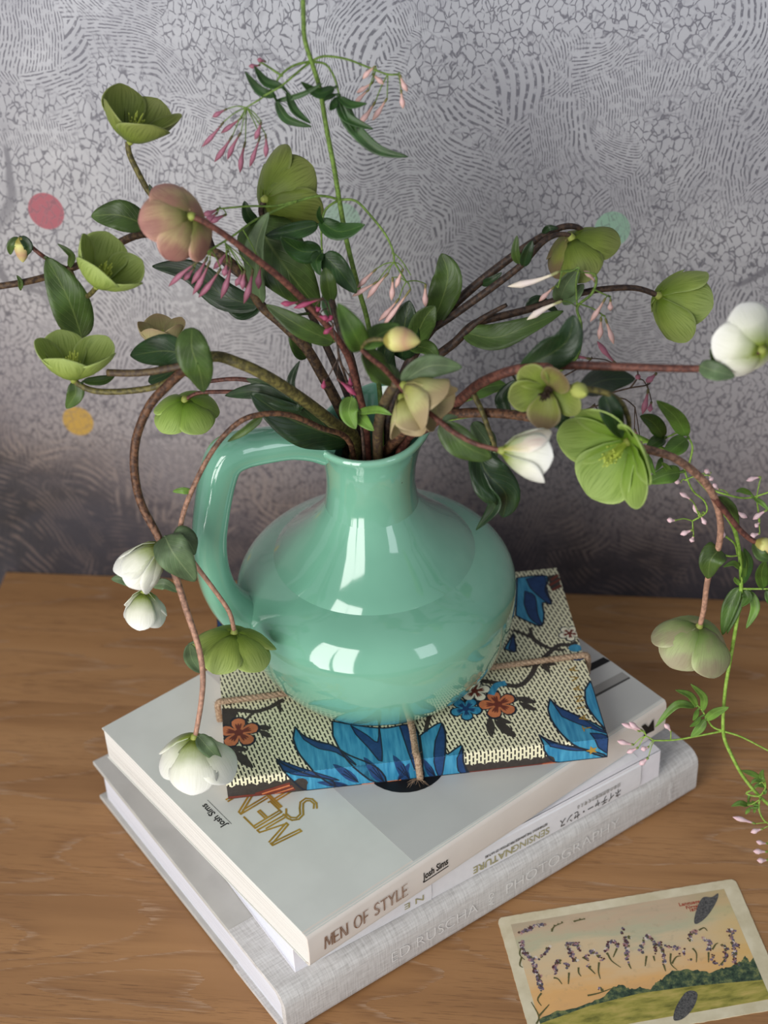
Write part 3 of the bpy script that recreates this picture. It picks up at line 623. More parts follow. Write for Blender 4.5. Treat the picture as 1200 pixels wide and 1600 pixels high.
# scalloped dark border along the front edge with rust stripes
for x0, x1, yb, rus, ogs in ((353, 470, 1240, ((400, 1240, 452, 1224), (420, 1240, 456, 1228), (440, 1240, 460, 1233), (358, 1246, 440, 1238)), ((410, 1240, 452, 1227), (430, 1241, 458, 1231))), (730, 856, 1206, ((735, 1214, 800, 1212), (800, 1210, 868, 1196), (840, 1204, 866, 1190)), ((848, 1203, 868, 1192),))):
    n_ = int((x1 - x0) / 17); mo = Motif()
    for i in range(n_ + 1):
        x = x0 + (x1 - x0) * i / n_; yy = yb - (x - x0) * 0.105
        mo['so'].disc((x, yy - 4), 0.0040, H, 10)
        mo['so'].fill([(x - 10, yy - 2), (x + 10, yy - 4), (x + 10, yy + 14), (x - 10, yy + 14)], H)
    for q in rus: mo['ru'].line([q[:2], q[2:]], 0.0016, 3 * H)
    for q in ogs: mo['og'].line([q[:2], q[2:]], 0.0011, 3.5 * H)
    mo.done(('so', 'ru', 'og'))
for q in ((566, 1226, 584, 1224), (606, 1221, 626, 1219)): mo = Motif(); mo['og'].line([q[:2], q[2:]], 0.0011, 4 * H); mo.done(('og',))
mo = Motif(); mo['so'].fill([(856, 900), (872, 897), (877, 918), (868, 922), (860, 920)], H)
for q in ((862, 906, 872, 899), (860, 914, 875, 906), (864, 922, 876, 915)): mo['ru'].line([q[:2], q[2:]], 0.002, 2 * H)
mo.done(('so', 'ru'))
# blossoms
def blossom(px, r, pr, core, n=5, a0=0.3):
    u, v = nbuv(*px); mo = Motif()
    for i in range(n): mo['ik'].petal((u, v), a0 + i * 2 * math.pi / n, r * 1.08, r * 0.82, 2 * H)
    for i in range(n): mo[pr].petal((u, v), a0 + i * 2 * math.pi / n, r * 0.96, r * 0.66, 3 * H)
    for i in range(n):
        for k in (-0.22, 0, 0.22): mo[core].petal((u, v), a0 + k + i * 2 * math.pi / n, r * 0.62, r * 0.10, 4 * H)
    mo[core].disc(px, r * 0.22, 4.5 * H); mo.done((pr, core, 'ik'))
mo = Motif(); mo['so'].fill([(346, 1112), (372, 1112), (366, 1128), (360, 1160), (350, 1164)], H); mo.done(('so',))
blossom((373, 1145), 0.0118, 'og', 'ru'); blossom((778, 1101), 0.0112, 'og', 'ru', a0=0.5); blossom((728, 1108), 0.0090, 'bl', 'nv', a0=0.9); blossom((742, 1080), 0.0090, 'cm', 'ru', a0=0.1); blossom((890, 990), 0.0068, 'cm', 'ru', a0=0.9)
for k, px, r, sx in (('bl', (899, 1013), 0.0032, 1.3), ('nv', (903, 1028), 0.0026, 1.6)): mo = Motif(); mo[k].disc(px, r, 3 * H, sx=sx); mo.done((k,))
mo = Motif(); mo['bl'].line(smoothpoly([(768, 1084), (775, 1072), (788, 1068)], 4, False), 0.004, 3 * H); mo.done(('bl',))
# gold star and gold lettering down the right edge
u, v = nbuv(925, 1172); b = MB(); b.poly([fold(u + r * math.cos(a), v + r * math.sin(a), 5 * H) for r, a in [((0.0036 if i % 2 == 0 else 0.0015), math.pi / 2 + i * math.pi / 5 + 0.3) for i in range(10)]]); build_local(b, 'gold_star', MAT_GOLD, nb, NM)
for ch, px, py in (('T', 918, 1138), ('A', 912, 1122), ('I', 908, 1106), ('N', 906, 1092), ('A', 903, 1076), ('V', 899, 1060), ('A', 896, 1046)):
    u, v = nbuv(px, py); o_ = NM @ Vector((u, v, NTK + 5 * H)); ax = NM.to_3x3() @ Vector((-0.1, 1, 0))
    text(ch, 0.0072, frame(o_, ax, Vector((0, 0, 1)).cross(ax)), MAT_GOLD, nb)

# ------------------------------------------------------------------ twine
JX, JY, JZ = -0.1087, -0.1752, Z4
tw = empty('twine', NM @ Vector((0.1, 0.06, NTK)), 'natural jute twine tied crosswise around the floral notebook', 'twine')
def jute():
    t = NT('jute'); f = t.noise(t.mapping(t.coord('Object'), (900, 900, 900)), 1.0, 3); t.set(t.ramp(f, [(0.3, (120, 96, 76)), (0.7, (190, 164, 138))]), 0.9, 0.1); t.bump(f, 0.5, 0.0004); return t.m
MAT_JUTE = jute()
def rope(path, r, turns):
    pts, _ = resample(path, r, 14); T = [(pts[min(i + 1, len(pts) - 1)] - pts[max(i - 1, 0)]).normalized() for i in range(len(pts))]
    nrm = T[0].orthogonal().normalized(); fr = []
    for i in range(len(pts)):
        nrm = (nrm - T[i] * nrm.dot(T[i])).normalized(); fr.append((nrm.copy(), T[i].cross(nrm)))
    b = MB()
    for k in range(3):
        sp_ = [pts[i] + (fr[i][0] * math.cos(a) + fr[i][1] * math.sin(a)) * r * 0.55 for i in range(len(pts)) for a in [2 * math.pi * (k / 3 + turns * i / len(pts))]]
        b.tube(sp_, r * 0.62, 6, 1)
    for i in range(0, len(pts), 2):   # stray fibres
        d = Vector((R_.uniform(-1, 1), R_.uniform(-1, 1), R_.uniform(0.1, 0.8))).normalized(); b.tube([pts[i], pts[i] + d * r * R_.uniform(1.2, 2.4)], [0.00009, 0.00005], 3)
    return b
def npt(u, v, w): return NM @ Vector((u, v, w))
h_ = NTK + 0.0019
def nuv(px, py): return nbuv(px, py)
l0 = nuv(347, 1106); l1 = nuv(440, 1088); l2 = nuv(800, 1042); l3 = nuv(905, 1026); mid = nuv(640, 1050)
def yl(x): t_ = (x - l1[0]) / (l2[0] - l1[0]); return l1[1] + (l2[1] - l1[1]) * t_
ju, jv = (NMI @ Vector((JX, JY, Z4))).xy
lp = [npt(-0.0022, yl(0), 0.0024), npt(-0.0023, yl(0), NTK * 0.5), npt(-0.0022, yl(0), NTK - 0.0004), npt(-0.0004, yl(0), h_ + 0.0001), npt(0.004, yl(0.004), h_)]
for k in range(1, 12): x_ = 0.004 + (NL - 0.008) * k / 12; lp.append(npt(x_, yl(x_), h_))
lp += [npt(NL - 0.004, yl(NL), h_), npt(NL + 0.0004, yl(NL), h_ + 0.0001), npt(NL + 0.0022, yl(NL), NTK - 0.0004), npt(NL + 0.0023, yl(NL), NTK * 0.5), npt(NL + 0.0022, yl(NL), 0.0024)]
rope(lp, 0.0017, 40).build('twine_length', MAT_JUTE, tw)
f0 = nuv(642, 1132); f1 = nuv(652, 1190)
fp = [npt(f1[0] + 0.001, -0.0024, 0.0026), npt(f1[0] + 0.0006, -0.0025, NTK * 0.55), npt(f1[0] + 0.0002, -0.0023, NTK - 0.0004), npt(f1[0], -0.0003, h_ + 0.0002), npt(f1[0] - 0.0003, 0.004, h_), npt((f0[0] + f1[0]) / 2, f0[1] * 0.55, h_), npt(f0[0], f0[1], h_), npt(f0[0] - 0.001, f0[1] + 0.014, h_), npt(f0[0] - 0.002, f0[1] + 0.028, h_)]
rope(fp, 0.0018, 16).build('twine_crossing', MAT_JUTE, tw)
b = MB()
for i in range(22):
    p0 = npt(f1[0] + R_.uniform(-.0015, .0015), -0.0026, 0.0016); p2 = p0 + Vector((R_.uniform(-.009, .006), R_.uniform(-.006, -.001), R_.uniform(-0.0012, 0.0008))); b.tube([p0, (p0 + p2) / 2 + Vector((0, 0, 0.0012)), p2], [0.00013, 0.00005], 3, 3)
b.build('frayed_end', MAT_JUTE, tw)

# ------------------------------------------------------------------ postcard
PM = Matrix.Translation((-0.010, -0.370, 0.0)) @ Matrix.Rotation(0.280, 4, 'Z'); PW, PH, PT = 0.139, 0.089, 0.0006
PMI = PM.inverted()
pc = empty('postcard', PM @ Vector((0, 0, 0)), 'worn vintage floral postcard with a sunset landscape lying on the table', 'postcard')
t = NT('aged_card'); co = t.coord('Object'); f = t.noise(co, 55, 4, 0.6); t.set(t.ramp(f, [(0.3, (196, 184, 152)), (0.6, (216, 206, 178)), (0.8, (226, 218, 196))]), 0.6, 0.25); MAT_CARD = t.m
def rr(x0, x1, y0, y1, r, wob=0.0):
    pts = []
    for cx, cy, a0 in ((x1 - r, y1 - r, 0), (x0 + r, y1 - r, 90), (x0 + r, y0 + r, 180), (x1 - r, y0 + r, 270)):
        for i in range(5): a = math.radians(a0 + 22.5 * i); pts.append((cx + r * math.cos(a), cy + r * math.sin(a)))
    return pts
def local_prism(pts, z0, z1, name, mat):
    b = MB(); lo = [b.vert((x, y, z0)) for x, y in pts]; hi = [b.vert((x, y, z1)) for x, y in pts]; n = len(pts)
    b.f.append(lo[::-1]); b.f.append(hi)
    for i in range(n): b.f.append([lo[i], lo[(i + 1) % n], hi[(i + 1) % n], hi[i]])
    return build_local(b, name, mat, pc, PM)
edge = []
for (x, y), (x2, y2) in zip(rr(0, PW, 0, PH, 0.0035), rr(0, PW, 0, PH, 0.0035)[1:] + rr(0, PW, 0, PH, 0.0035)[:1]):
    n_ = max(1, int(math.hypot(x2 - x, y2 - y) / 0.002))
    for i in range(n_): edge.append((x + (x2 - x) * i / n_ + R_.uniform(-1, 1) * 0.00012, y + (y2 - y) * i / n_ + R_.uniform(-1, 1) * 0.00016))
local_prism(edge, 0.0, PT, 'card', MAT_CARD)
t = NT('painted_sunset'); co = t.coord('Object'); s = t.sep(co); w = t.noise(t.mapping(co, (18, 60, 1)), 1.0, 4, 0.6)
v = t.math('ADD', t.math('DIVIDE', s[1], PH), t.math('MULTIPLY', t.math('SUBTRACT', w, 0.5), 0.6))
sky = t.ramp(v, [(0.14, (206, 160, 110)), (0.34, (220, 172, 112)), (0.5, (216, 184, 140)), (0.66, (206, 186, 152)), (0.74, (184, 180, 150)), (0.86, (196, 172, 144)), (1.0, (170, 160, 136))])
sky = t.mix(t.math('MULTIPLY', t.step(s[0], 0.095, 0.139), 0.4), sky, lin((206, 178, 98)))
sc = t.step(t.noise(co, 160, 4, 0.7), 0.56, 0.72); sky = t.mix(t.math('MULTIPLY', sc, 0.25), sky, lin((150, 134, 110))); t.set(sky, 0.55, 0.3); MAT_SUNSET = t.m
BX = 0.0065
local_prism([(BX, BX), (PW - 0.0085, BX), (PW - 0.0085, PH - 0.006), (BX, PH - 0.006)], PT, PT + 0.00003, 'sunset_print', MAT_SUNSET)
def pl(px, py): q = PMI @ onz(px, py, PT); return (q.x, q.y)
t = NT('painted_meadow'); f = t.noise(t.mapping(t.coord('Object'), (70, 260, 1)), 1.0, 4, 0.6); t.set(t.ramp(f, [(0.3, (104, 104, 48)), (0.5, (158, 150, 74)), (0.7, (186, 166, 96))]), 0.6, 0.25); MAT_MEADOW = t.m
t = NT('painted_trees'); f = t.noise(t.coord('Object'), 260, 5, 0.7); t.set(t.ramp(f, [(0.36, (38, 52, 46)), (0.5, (68, 86, 66)), (0.64, (120, 126, 80))]), 0.6, 0.25); MAT_TREES = t.m
def patch(name, pts, mat, h):
    b = MB(); b.poly([(x, y, PT + h) for x, y in pts]); return build_local(b, name, mat, pc, PM)
def clampc(p): return (min(max(p[0], BX), PW - 0.0085), min(max(p[1], BX), PH - 0.006))
hl = [pl(842, 1600), pl(920, 1572), pl(1000, 1552), pl(1090, 1540), pl(1198, 1530), pl(1215, 1528)]
patch('meadow_print', [clampc(p) for p in hl + [(PW, 0.0), (0.0, 0.0)]], MAT_MEADOW, 0.00005)
top = [(842, 1592), (870, 1580), (900, 1574), (925, 1566), (945, 1556), (958, 1542), (972, 1538), (984, 1546), (1000, 1543), (1016, 1546), (1024, 1536), (1034, 1530), (1050, 1518), (1072, 1515), (1090, 1516), (1108, 1520), (1128, 1513), (1142, 1510), (1158, 1502), (1164, 1494), (1172, 1504), (1178, 1495), (1186, 1508), (1198, 1526)]
tp = []
for (a0, b0), (a1, b1) in zip(top, top[1:]):
    for i in range(5):
        q = pl(a0 + (a1 - a0) * i / 5, b0 + (b1 - b0) * i / 5 + R_.uniform(-1.6, 1.6)); tp.append(clampc(q))
patch('tree_line_print', tp + [clampc(p) for p in hl[::-1]], MAT_TREES, 0.00008)
FLC = [plain('mauve_petal_paint', (126, 108, 128), 0.6), plain('white_petal_paint', (214, 202, 190), 0.6), plain('plum_petal_paint', (84, 48, 50), 0.6), plain('slate_petal_paint', (88, 84, 98), 0.6), plain('stalk_paint', (92, 90, 54), 0.6), plain('pink_petal_paint', (176, 132, 128), 0.6)]
fb = [MB() for _ in FLC]
def floret(u, v, r, k):
    a0 = R_.uniform(0, 6)
    for i in range(4):
        a = a0 + i * math.pi / 2; c_ = (u + r * 0.6 * math.cos(a), v + r * 0.6 * math.sin(a)); z = PT + 0.00010 + R_.uniform(0, 0.00006)
        fb[k].poly([(c_[0] + r * 0.55 * math.cos(j * math.pi / 3), c_[1] + r * 0.55 * math.sin(j * math.pi / 3), z) for j in range(6)])
def garland(pts, dens=1.0, r=0.00074, kinds=(0, 0, 1, 2, 2, 3, 3, 4, 5)):
    uv = [pl(*p) for p in pts]; 
    for (u0, v0), (u1, v1) in zip(uv, uv[1:]):
        n_ = max(2, int(math.hypot(u1 - u0, v1 - v0) / 0.00056 * dens))
        for i in range(n_): t_ = i / n_; floret(u0 + (u1 - u0) * t_ + R_.gauss(0, 0.0006), v0 + (v1 - v0) * t_ + R_.gauss(0, 0.0006), r * R_.uniform(0.6, 1.25), R_.choice(kinds))
def stalk(pts, w=0.0008):
    uv = [Vector(pl(*p)) for p in smoothpoly(pts, 4, False)]
    for i in range(len(uv) - 1):
        d = (uv[i + 1] - uv[i]).normalized(); nn = Vector((-d.y, d.x)) * w / 2 * (1.3 - i / len(uv))
        fb[4].poly([(q.x, q.y, PT + 0.00009 + len(fb[4].f) * 3e-7) for q in (uv[i] - nn, uv[i + 1] - nn, uv[i + 1] + nn, uv[i] + nn)])
# "Forget me not" written in little flowers
for g, d_ in (([(812, 1458), (826, 1452), (840, 1446), (853, 1445)], 2.2), ([(817, 1470), (815, 1485), (828, 1495), (832, 1502)], 2.6), ([(830, 1500), (846, 1496), (860, 1480)], 1.0), ([(832, 1505), (838, 1520), (842, 1530), (846, 1548)], 3.2),
              ([(873, 1500), (866, 1512), (868, 1522)], 1.5), ([(885, 1506), (888, 1512)], 2), ([(886, 1478), (893, 1490), (898, 1504)], 1.8), ([(884, 1476), (900, 1474), (906, 1484)], 1.6), ([(915, 1498), (925, 1486), (936, 1494), (940, 1502)], 1.2), ([(919, 1506), (923, 1514)], 1), ([(947, 1488), (950, 1474), (958, 1470), (965, 1478)], 1.8), ([(976, 1466), (980, 1486), (980, 1502)], 1.5), ([(972, 1450), (974, 1460)], 1), ([(976, 1467), (985, 1464)], 1),
              ([(1003, 1490), (1004, 1474), (1012, 1462), (1022, 1470), (1026, 1490)], 1.4), ([(1028, 1472), (1036, 1486), (1038, 1506)], 1.4), ([(1040, 1478), (1056, 1482), (1062, 1480)], 1.2), ([(1070, 1484), (1066, 1492)], 1), ([(1074, 1500), (1080, 1500)], 1),
              ([(1078, 1470), (1080, 1458), (1090, 1454)], 1.6), ([(1098, 1466), (1108, 1472), (1108, 1486)], 2.0), ([(1112, 1492), (1118, 1506), (1126, 1508)], 1), ([(1130, 1478), (1134, 1490), (1132, 1502)], 1.6), ([(1136, 1456), (1148, 1455)], 2), ([(1142, 1460), (1146, 1478), (1148, 1500), (1148, 1508)], 1.6), ([(1150, 1474), (1156, 1482)], 1.2), ([(936, 1544), (942, 1544)], 1.5)):
    garland(g, d_)
for g in ([(814, 1482), (812, 1492), (820, 1500)], [(815, 1496), (812, 1508), (817, 1512)], [(846, 1552), (840, 1562), (846, 1572)], [(838, 1600), (842, 1588), (830, 1566)], [(842, 1588), (858, 1570)], [(865, 1528), (872, 1530), (878, 1538)], [(889, 1520), (888, 1538)], [(904, 1512), (904, 1520), (908, 1526)], [(910, 1496), (920, 1502)], [(920, 1512), (930, 1522)], [(936, 1504), (935, 1518), (938, 1530)], [(950, 1492), (956, 1502), (970, 1512)], [(964, 1482), (958, 1496)], [(982, 1506), (986, 1514)], [(1010, 1494), (1008, 1510)], [(1021, 1494), (1023, 1502)], [(1037, 1508), (1040, 1518)], [(1048, 1490), (1048, 1506), (1058, 1516)], [(1050, 1506), (1056, 1496), (1064, 1494)], [(1082, 1482), (1088, 1490), (1088, 1504)], [(1107, 1488), (1107, 1504)], [(1113, 1484), (1118, 1476), (1122, 1474)], [(1092, 1454), (1100, 1450), (1105, 1455)], [(918, 1556), (936, 1552), (958, 1544)], [(862, 1456), (866, 1448), (880, 1442)], [(896, 1440), (914, 1436)], [(1126, 1508), (1132, 1500)]): stalk(g)
for q in ((862, 1452), (866, 1446), (872, 1444), (878, 1441), (898, 1440), (906, 1436), (913, 1436)): u, v = pl(*q); floret(u, v, 0.0005, 4)
for k, nm in enumerate(('mauve_floret_print', 'white_floret_print', 'plum_floret_print', 'slate_floret_print', 'stalk_print', 'pink_floret_print')):
    o = build_local(fb[k], nm, FLC[k], pc, PM); o['kind'] = 'stuff'
t = NT('grey_smudge'); f = t.noise(t.coord('Object'), 900, 3, 0.7); t.set(t.ramp(f, [(0.3, (52, 52, 54)), (0.7, (110, 108, 106))]), 0.7, 0.2); MAT_SMUDGE = t.m
patch('feather_mark', [pl(*q) for q in smoothpoly([(1086, 1444), (1085, 1434), (1091, 1414), (1099, 1402), (1112, 1402), (1122, 1396), (1120, 1408), (1108, 1428), (1096, 1440)], 3)], MAT_SMUDGE, 0.00016)
patch('feather_mark', [pl(*q) for q in smoothpoly([(1052, 1592), (1056, 1574), (1070, 1552), (1082, 1548), (1090, 1554), (1084, 1574), (1070, 1590), (1058, 1595)], 3)], MAT_SMUDGE, 0.00016)
MAT_REDINK = plain('red_ink', (158, 62, 44), 0.6)
axp = PM.to_3x3() @ Vector((1, 0, 0)); ayp = PM.to_3x3() @ Vector((0, 1, 0))
for s_, px, py, sz in (('Languages', 1079, 1411, 0.0034), ('Forget', 1082, 1417, 0.0030), ('1878', 1084, 1422, 0.0026)):
    u, v = pl(px, py); text(s_, sz, frame(PM @ Vector((u, v, PT + 0.0001)), axp, ayp), MAT_REDINK, pc, weight=0.00006)

# ------------------------------------------------------------------ jug
HD = Vector((-0.887, -0.439, 0)).normalized()        # handle direction
jug = empty('jug', (JX, JY, JZ), 'glossy jade green ceramic jug with an angular handle on the floral notebook', 'jug')
prof = [(0.0, 0.0045), (0.047, 0.0045), (0.0495, 0.0), (0.0535, 0.0004), (0.0575, 0.0025)]   # hollow foot
Rm, zc_, hl_, hu_, pl_, pu_ = 0.0788, 0.149 - Z4, 0.0757, 0.0341, 2.1189, 2.3255
for i in range(13):
    tt = 0.66 - 0.66 * i / 12; prof.append((Rm * (1 - tt ** pl_) ** (1 / pl_), zc_ - hl_ * tt))
prof = prof[:5] + [p for p in prof[5:] if p[1] > 0.005]
for i in range(1, 11):
    tt = 0.76 * i / 10; prof.append((Rm * (1 - tt ** pu_) ** (1 / pu_), zc_ + hu_ * tt))
zr = zc_ + hu_ * 0.80
q0, q3 = Vector((prof[-1][0], prof[-1][1], 0)), Vector((0.0262, zr + 0.0300, 0)); tg_ = (q0 - Vector((prof[-2][0], prof[-2][1], 0))).normalized()
q1 = q0 + tg_ * 0.0175; q2 = q3 + Vector((0.0022, -0.0150, 0))
for i in range(1, 15):
    t_ = i / 14; q = q0 * (1 - t_) ** 3 + q1 * 3 * t_ * (1 - t_) ** 2 + q2 * 3 * t_ * t_ * (1 - t_) + q3 * t_ ** 3
    rid = 0.00018 * math.exp(-((t_ - 0.18) / 0.10) ** 2)
    prof.append((q.x, q.y + rid))
prof += [(0.0246, zr + 0.0390), (0.0238, zr + 0.0480), (0.0240, zr + 0.0570), (0.0252, zr + 0.0655), (0.0268, zr + 0.0710)]
zt = 0.256 - Z4
prof += [(0.0282, zt - 0.0052), (0.0292, zt - 0.0034), (0.0294, zt - 0.0018), (0.0288, zt - 0.0004), (0.0276, zt), (0.0262, zt - 0.0006), (0.0252, zt - 0.003), (0.0236, zt - 0.008), (0.0218, zt - 0.016), (0.0212, zt - 0.026), (0.0222, zt - 0.036), (0.0262, zt - 0.048), (0.034, zt - 0.06), (0.05, zt - 0.075), (0.066, zt - 0.09), (0.070, zt - 0.11), (0.06, zt - 0.135), (0.04, zt - 0.146), (0.0, zt - 0.148)]
b = MB(); N = 72; rings = []
sa = math.atan2(-HD.y, -HD.x) + 0.45                          # spout opposite the handle
zneck = zr + 0.04
for r, z in prof:
    ring = []
    for k in range(N):
        a = 2 * math.pi * k / N; rr2 = r; zz = z
        if z > zneck and r > 0.015:
            w = min(1.0, (z - zneck) / (zt - zneck)) ** 2.2; d = math.cos(a - sa); lob = max(0.0, 0.5 + 0.5 * d) ** 3.2
            rr2 = r + 0.0100 * w * lob; zz = z + 0.0105 * w * lob
        ring.append(b.vert((JX + rr2 * math.cos(a), JY + rr2 * math.sin(a), JZ + zz)))
    rings.append(ring)
for A, B in zip(rings, rings[1:]):
    for k in range(N): b.f.append([A[k], A[(k + 1) % N], B[(k + 1) % N], B[k]])
body = b.build('body', MAT_GLAZE, jug, origin=Vector((JX, JY, JZ)))
def hp(px, py):    # pixel -> point in the vertical plane of the handle
    n = HD.cross(Vector((0, 0, 1))); d = ray(px, py); k = (Vector((JX, JY, 0)) - CAM).dot(n) / d.dot(n); return CAM + d * k
cl = [(512, 702), (486, 694), (450, 691), (405, 697), (374, 703), (352, 716), (341, 742), (332, 790), (327, 840), (331, 885), (345, 925), (372, 955), (410, 968)]
hw = [0.0098, 0.0098, 0.0100, 0.0104, 0.0112, 0.0116, 0.0112, 0.0108, 0.0106, 0.0106, 0.0112, 0.0130, 0.0140]
pts, rad = resample([hp(*q) for q in cl], hw, 5)
b = MB(); side = HD.cross(Vector((0, 0, 1))).normalized(); rings = []
for i, p in enumerate(pts):
    T_ = (pts[min(i + 1, len(pts) - 1)] - pts[max(i - 1, 0)]).normalized(); nn = T_.cross(side).normalized(); ring = []
    for k in range(16):
        a = 2 * math.pi * k / 16; ca, sa_ = math.cos(a), math.sin(a); e = 0.8
        x = math.copysign(abs(ca) ** e, ca); y = math.copysign(abs(sa_) ** e, sa_)
        ring.append(b.vert(p + side * x * rad[i] * 0.98 + nn * y * rad[i] * 0.86))
    rings.append(ring)
for A, B in zip(rings, rings[1:]):
    for k in range(16): b.f.append([A[k], A[(k + 1) % 16], B[(k + 1) % 16], B[k]])
b.f.append(rings[0][::-1]); b.f.append(rings[-1])
b.build('handle', MAT_GLAZE, jug, sub=1)

# ------------------------------------------------------------------ plants: materials
PT_LIME = petal('lime_sepal', (112, 136, 42), (158, 176, 86), (176, 192, 114), 0.35, (100, 126, 38), 0.5)
PT_OLIVE = petal('olive_sepal', (88, 106, 34), (126, 142, 60), (144, 152, 84), 0.3, (78, 88, 32), 0.5, None)
PT_BRIGHT = petal('fresh_green_sepal', (112, 148, 40), (150, 178, 82), (176, 198, 114), 0.38, (100, 132, 38), 0.45)
PT_PINK = petal('blush_sepal', (118, 126, 58), (188, 164, 122), (192, 140, 130), 0.25, (140, 92, 84), 0.5, (158, 108, 100))
PT_WHITE = petal('white_sepal', (132, 150, 44), (230, 230, 212), (244, 243, 238), 0.3, (206, 208, 186), 0.25)
PT_WHITEPINK = petal('white_and_rose_sepal', (186, 186, 104), (232, 222, 204), (240, 234, 222), 0.25, (206, 150, 146), 0.35)
PT_ROSE = petal('rose_sepal', (178, 176, 104), (204, 142, 138), (216, 170, 152), 0.25, (160, 90, 98), 0.35)
PT_PALE = petal('pale_green_sepal', (108, 138, 62), (172, 186, 124), (186, 188, 146), 0.28, (134, 126, 96), 0.35, (164, 148, 122))
PT_BRONZE = petal('bronzed_green_sepal', (116, 132, 50), (128, 132, 62), (122, 104, 76), 0.25, (96, 86, 50), 0.45, (116, 96, 70))
PT_CREAM = petal('cream_green_sepal', (160, 162, 80), (196, 196, 134), (180, 158, 120), 0.3, (150, 140, 90), 0.35, (168, 150, 116))
LF_DARK = leafmat('dark_leaf', (36, 60, 30), (84, 98, 52), 0.36); LF_MID = leafmat('green_leaf', (72, 96, 42), (118, 134, 72), 0.42)
LF_GREY = leafmat('grey_green_leaf', (96, 118, 80), (140, 154, 110), 0.5); LF_JAS = leafmat('jasmine_leaf', (74, 106, 38), (120, 146, 66), 0.4, 0.2); LF_YOUNG = leafmat('young_jasmine_leaf', (118, 158, 66), (156, 188, 96), 0.4, 0.25)
LF_JDARK = leafmat('dark_jasmine_leaf', (46, 80, 32), (96, 122, 54), 0.38, 0.15)
ST_BROWN = stemmat('brown_stem', (52, 38, 30), (96, 74, 50)); ST_DARK = stemmat('dark_stem', (40, 30, 26), (74, 56, 44)); ST_OLIVE = stemmat('olive_stem', (68, 62, 34), (106, 98, 52))
ST_LOOP = stemmat('brown_to_pink_stem', (58, 38, 28), (104, 72, 50), (176, 134, 112)); ST_RED = stemmat('reddish_stem', (70, 40, 34), (108, 66, 54)); ST_JAS = stemmat('jasmine_stem', (78, 100, 40), (106, 132, 58)); ST_YOUNG = stemmat('young_jasmine_stem', (116, 150, 54), (146, 178, 78)); ST_PURPLE = stemmat('purplish_stalk', (66, 52, 42), (92, 76, 50))
BD_PINK = budmat('pink_bud', (84, 78, 46), (136, 80, 92), (166, 106, 126)); BD_DEEP = budmat('deep_pink_bud', (88, 58, 52), (136, 48, 78), (160, 74, 104)); BD_PALE = budmat('pale_pink_bud', (112, 108, 62), (196, 156, 142), (216, 178, 174)); BD_WHITE = budmat('white_bud', (150, 150, 100), (236, 224, 200), (238, 222, 216))
BD_BLUSH = budmat('blush_bud', (130, 150, 74), (222, 182, 190), (232, 204, 208))
BD_HELL = budmat('hellebore_bud', (150, 140, 70), (206, 204, 126), (186, 150, 116)); BD_GREEN = budmat('green_bud', (110, 122, 56), (156, 164, 82), (170, 176, 96))
MAT_STAMEN = plain('stamen', (178, 190, 84), 0.5, 0.1); MAT_RECEPT = plain('receptacle', (132, 140, 66), 0.5, 0.1); MAT_DARKCENTRE = plain('dark_nectary', (54, 40, 34), 0.6, 0.15)

# ------------------------------------------------------------------ plants: builders
def plant(name, label, base):
    return empty(name, base, label, 'flower stem' if name == 'hellebore_stem' else 'vine')
MOUTH = Vector((JX, JY, 0.246))
ANC = {}       # per plant: points along its stems and stalks, so that every leaf, bud and stalk grows from one of them
MAIN = []
# each stem keeps to its own place in the neck of the jug: two points below the mouth, and the depth of its first points above it
ROOT = {
    0: ([(-0.007, -0.0064), (-0.0117, -0.0055)], [-0.1795, -0.1948, -0.209, -0.2178, -0.2211]),
    1: ([(-0.0083, -0.0171), (-0.0077, -0.0129)], [-0.19, -0.208, -0.218, -0.224, -0.228]),
    2: ([(-0.0136, 0.01), (-0.0145, 0.0076)], [-0.1666, -0.1662, -0.1643, -0.1631, -0.1622]),
    3: ([(0.0006, -0.0037), (-0.0004, -0.0026)], [-0.1782, -0.1823, -0.186, -0.19, -0.194]),
    4: ([(-0.0067, 0.0134), (-0.0052, 0.0099)], [-0.1637, -0.1506, -0.142, -0.1381, -0.1359]),
    5: ([(-0.0121, 0.0037), (-0.0094, 0.0029)], [-0.172, -0.176, -0.176, -0.174, -0.172]),
    6: ([(0.0079, -0.0177), (0.0068, -0.0131)], [-0.1896, -0.2097, -0.2261, -0.236]),
    7: ([(0.0259, -0.003), (0.0158, -0.0072)], [-0.1813, -0.1914, -0.1971, -0.2055, -0.2183]),
    8: ([(0.0205, -0.0117), (-0.0002, 0.0058)], [-0.1876, -0.1976, -0.2085, -0.2157, -0.2274]),
    9: ([(0.0102, 0.0099), (0.0101, 0.0138)], [-0.1648, -0.1582, -0.1503, -0.146, -0.1421]),
    10: ([(0.0183, 0.0068), (0.0092, 0.0033)], [-0.1717, -0.164, -0.1577, -0.1542, -0.1499]),
    11: ([(0.0039, 0.0106), (0.0051, 0.0078)], [-0.1695, -0.1598, -0.152, -0.1499, -0.1477]),
    12: ([(0.0002, -0.0239), (0.0001, -0.0187)], [-0.196, -0.2, -0.204, -0.206, -0.206]),
    13: ([(0.0217, 0.0028), (0.0162, 0.0022)], [-0.1722, -0.1822, -0.188, -0.1919, -0.1959]),
    14: ([(0.0186, 0.0004), (0.0159, -0.0017)], [-0.1761, -0.1859, -0.1917, -0.1899, -0.182]),
}
def prj(p):
    d = p - CAM; w = d.dot(CF); return 600 + FPX * d.dot(CR) / w, 800 - FPX * d.dot(CU) / w
def reg(th, q, rad, step=6):
    c, r = resample(q, rad, step); ANC.setdefault(th.name, []).extend((p, k, prj(p)) for p, k in zip(c, r))
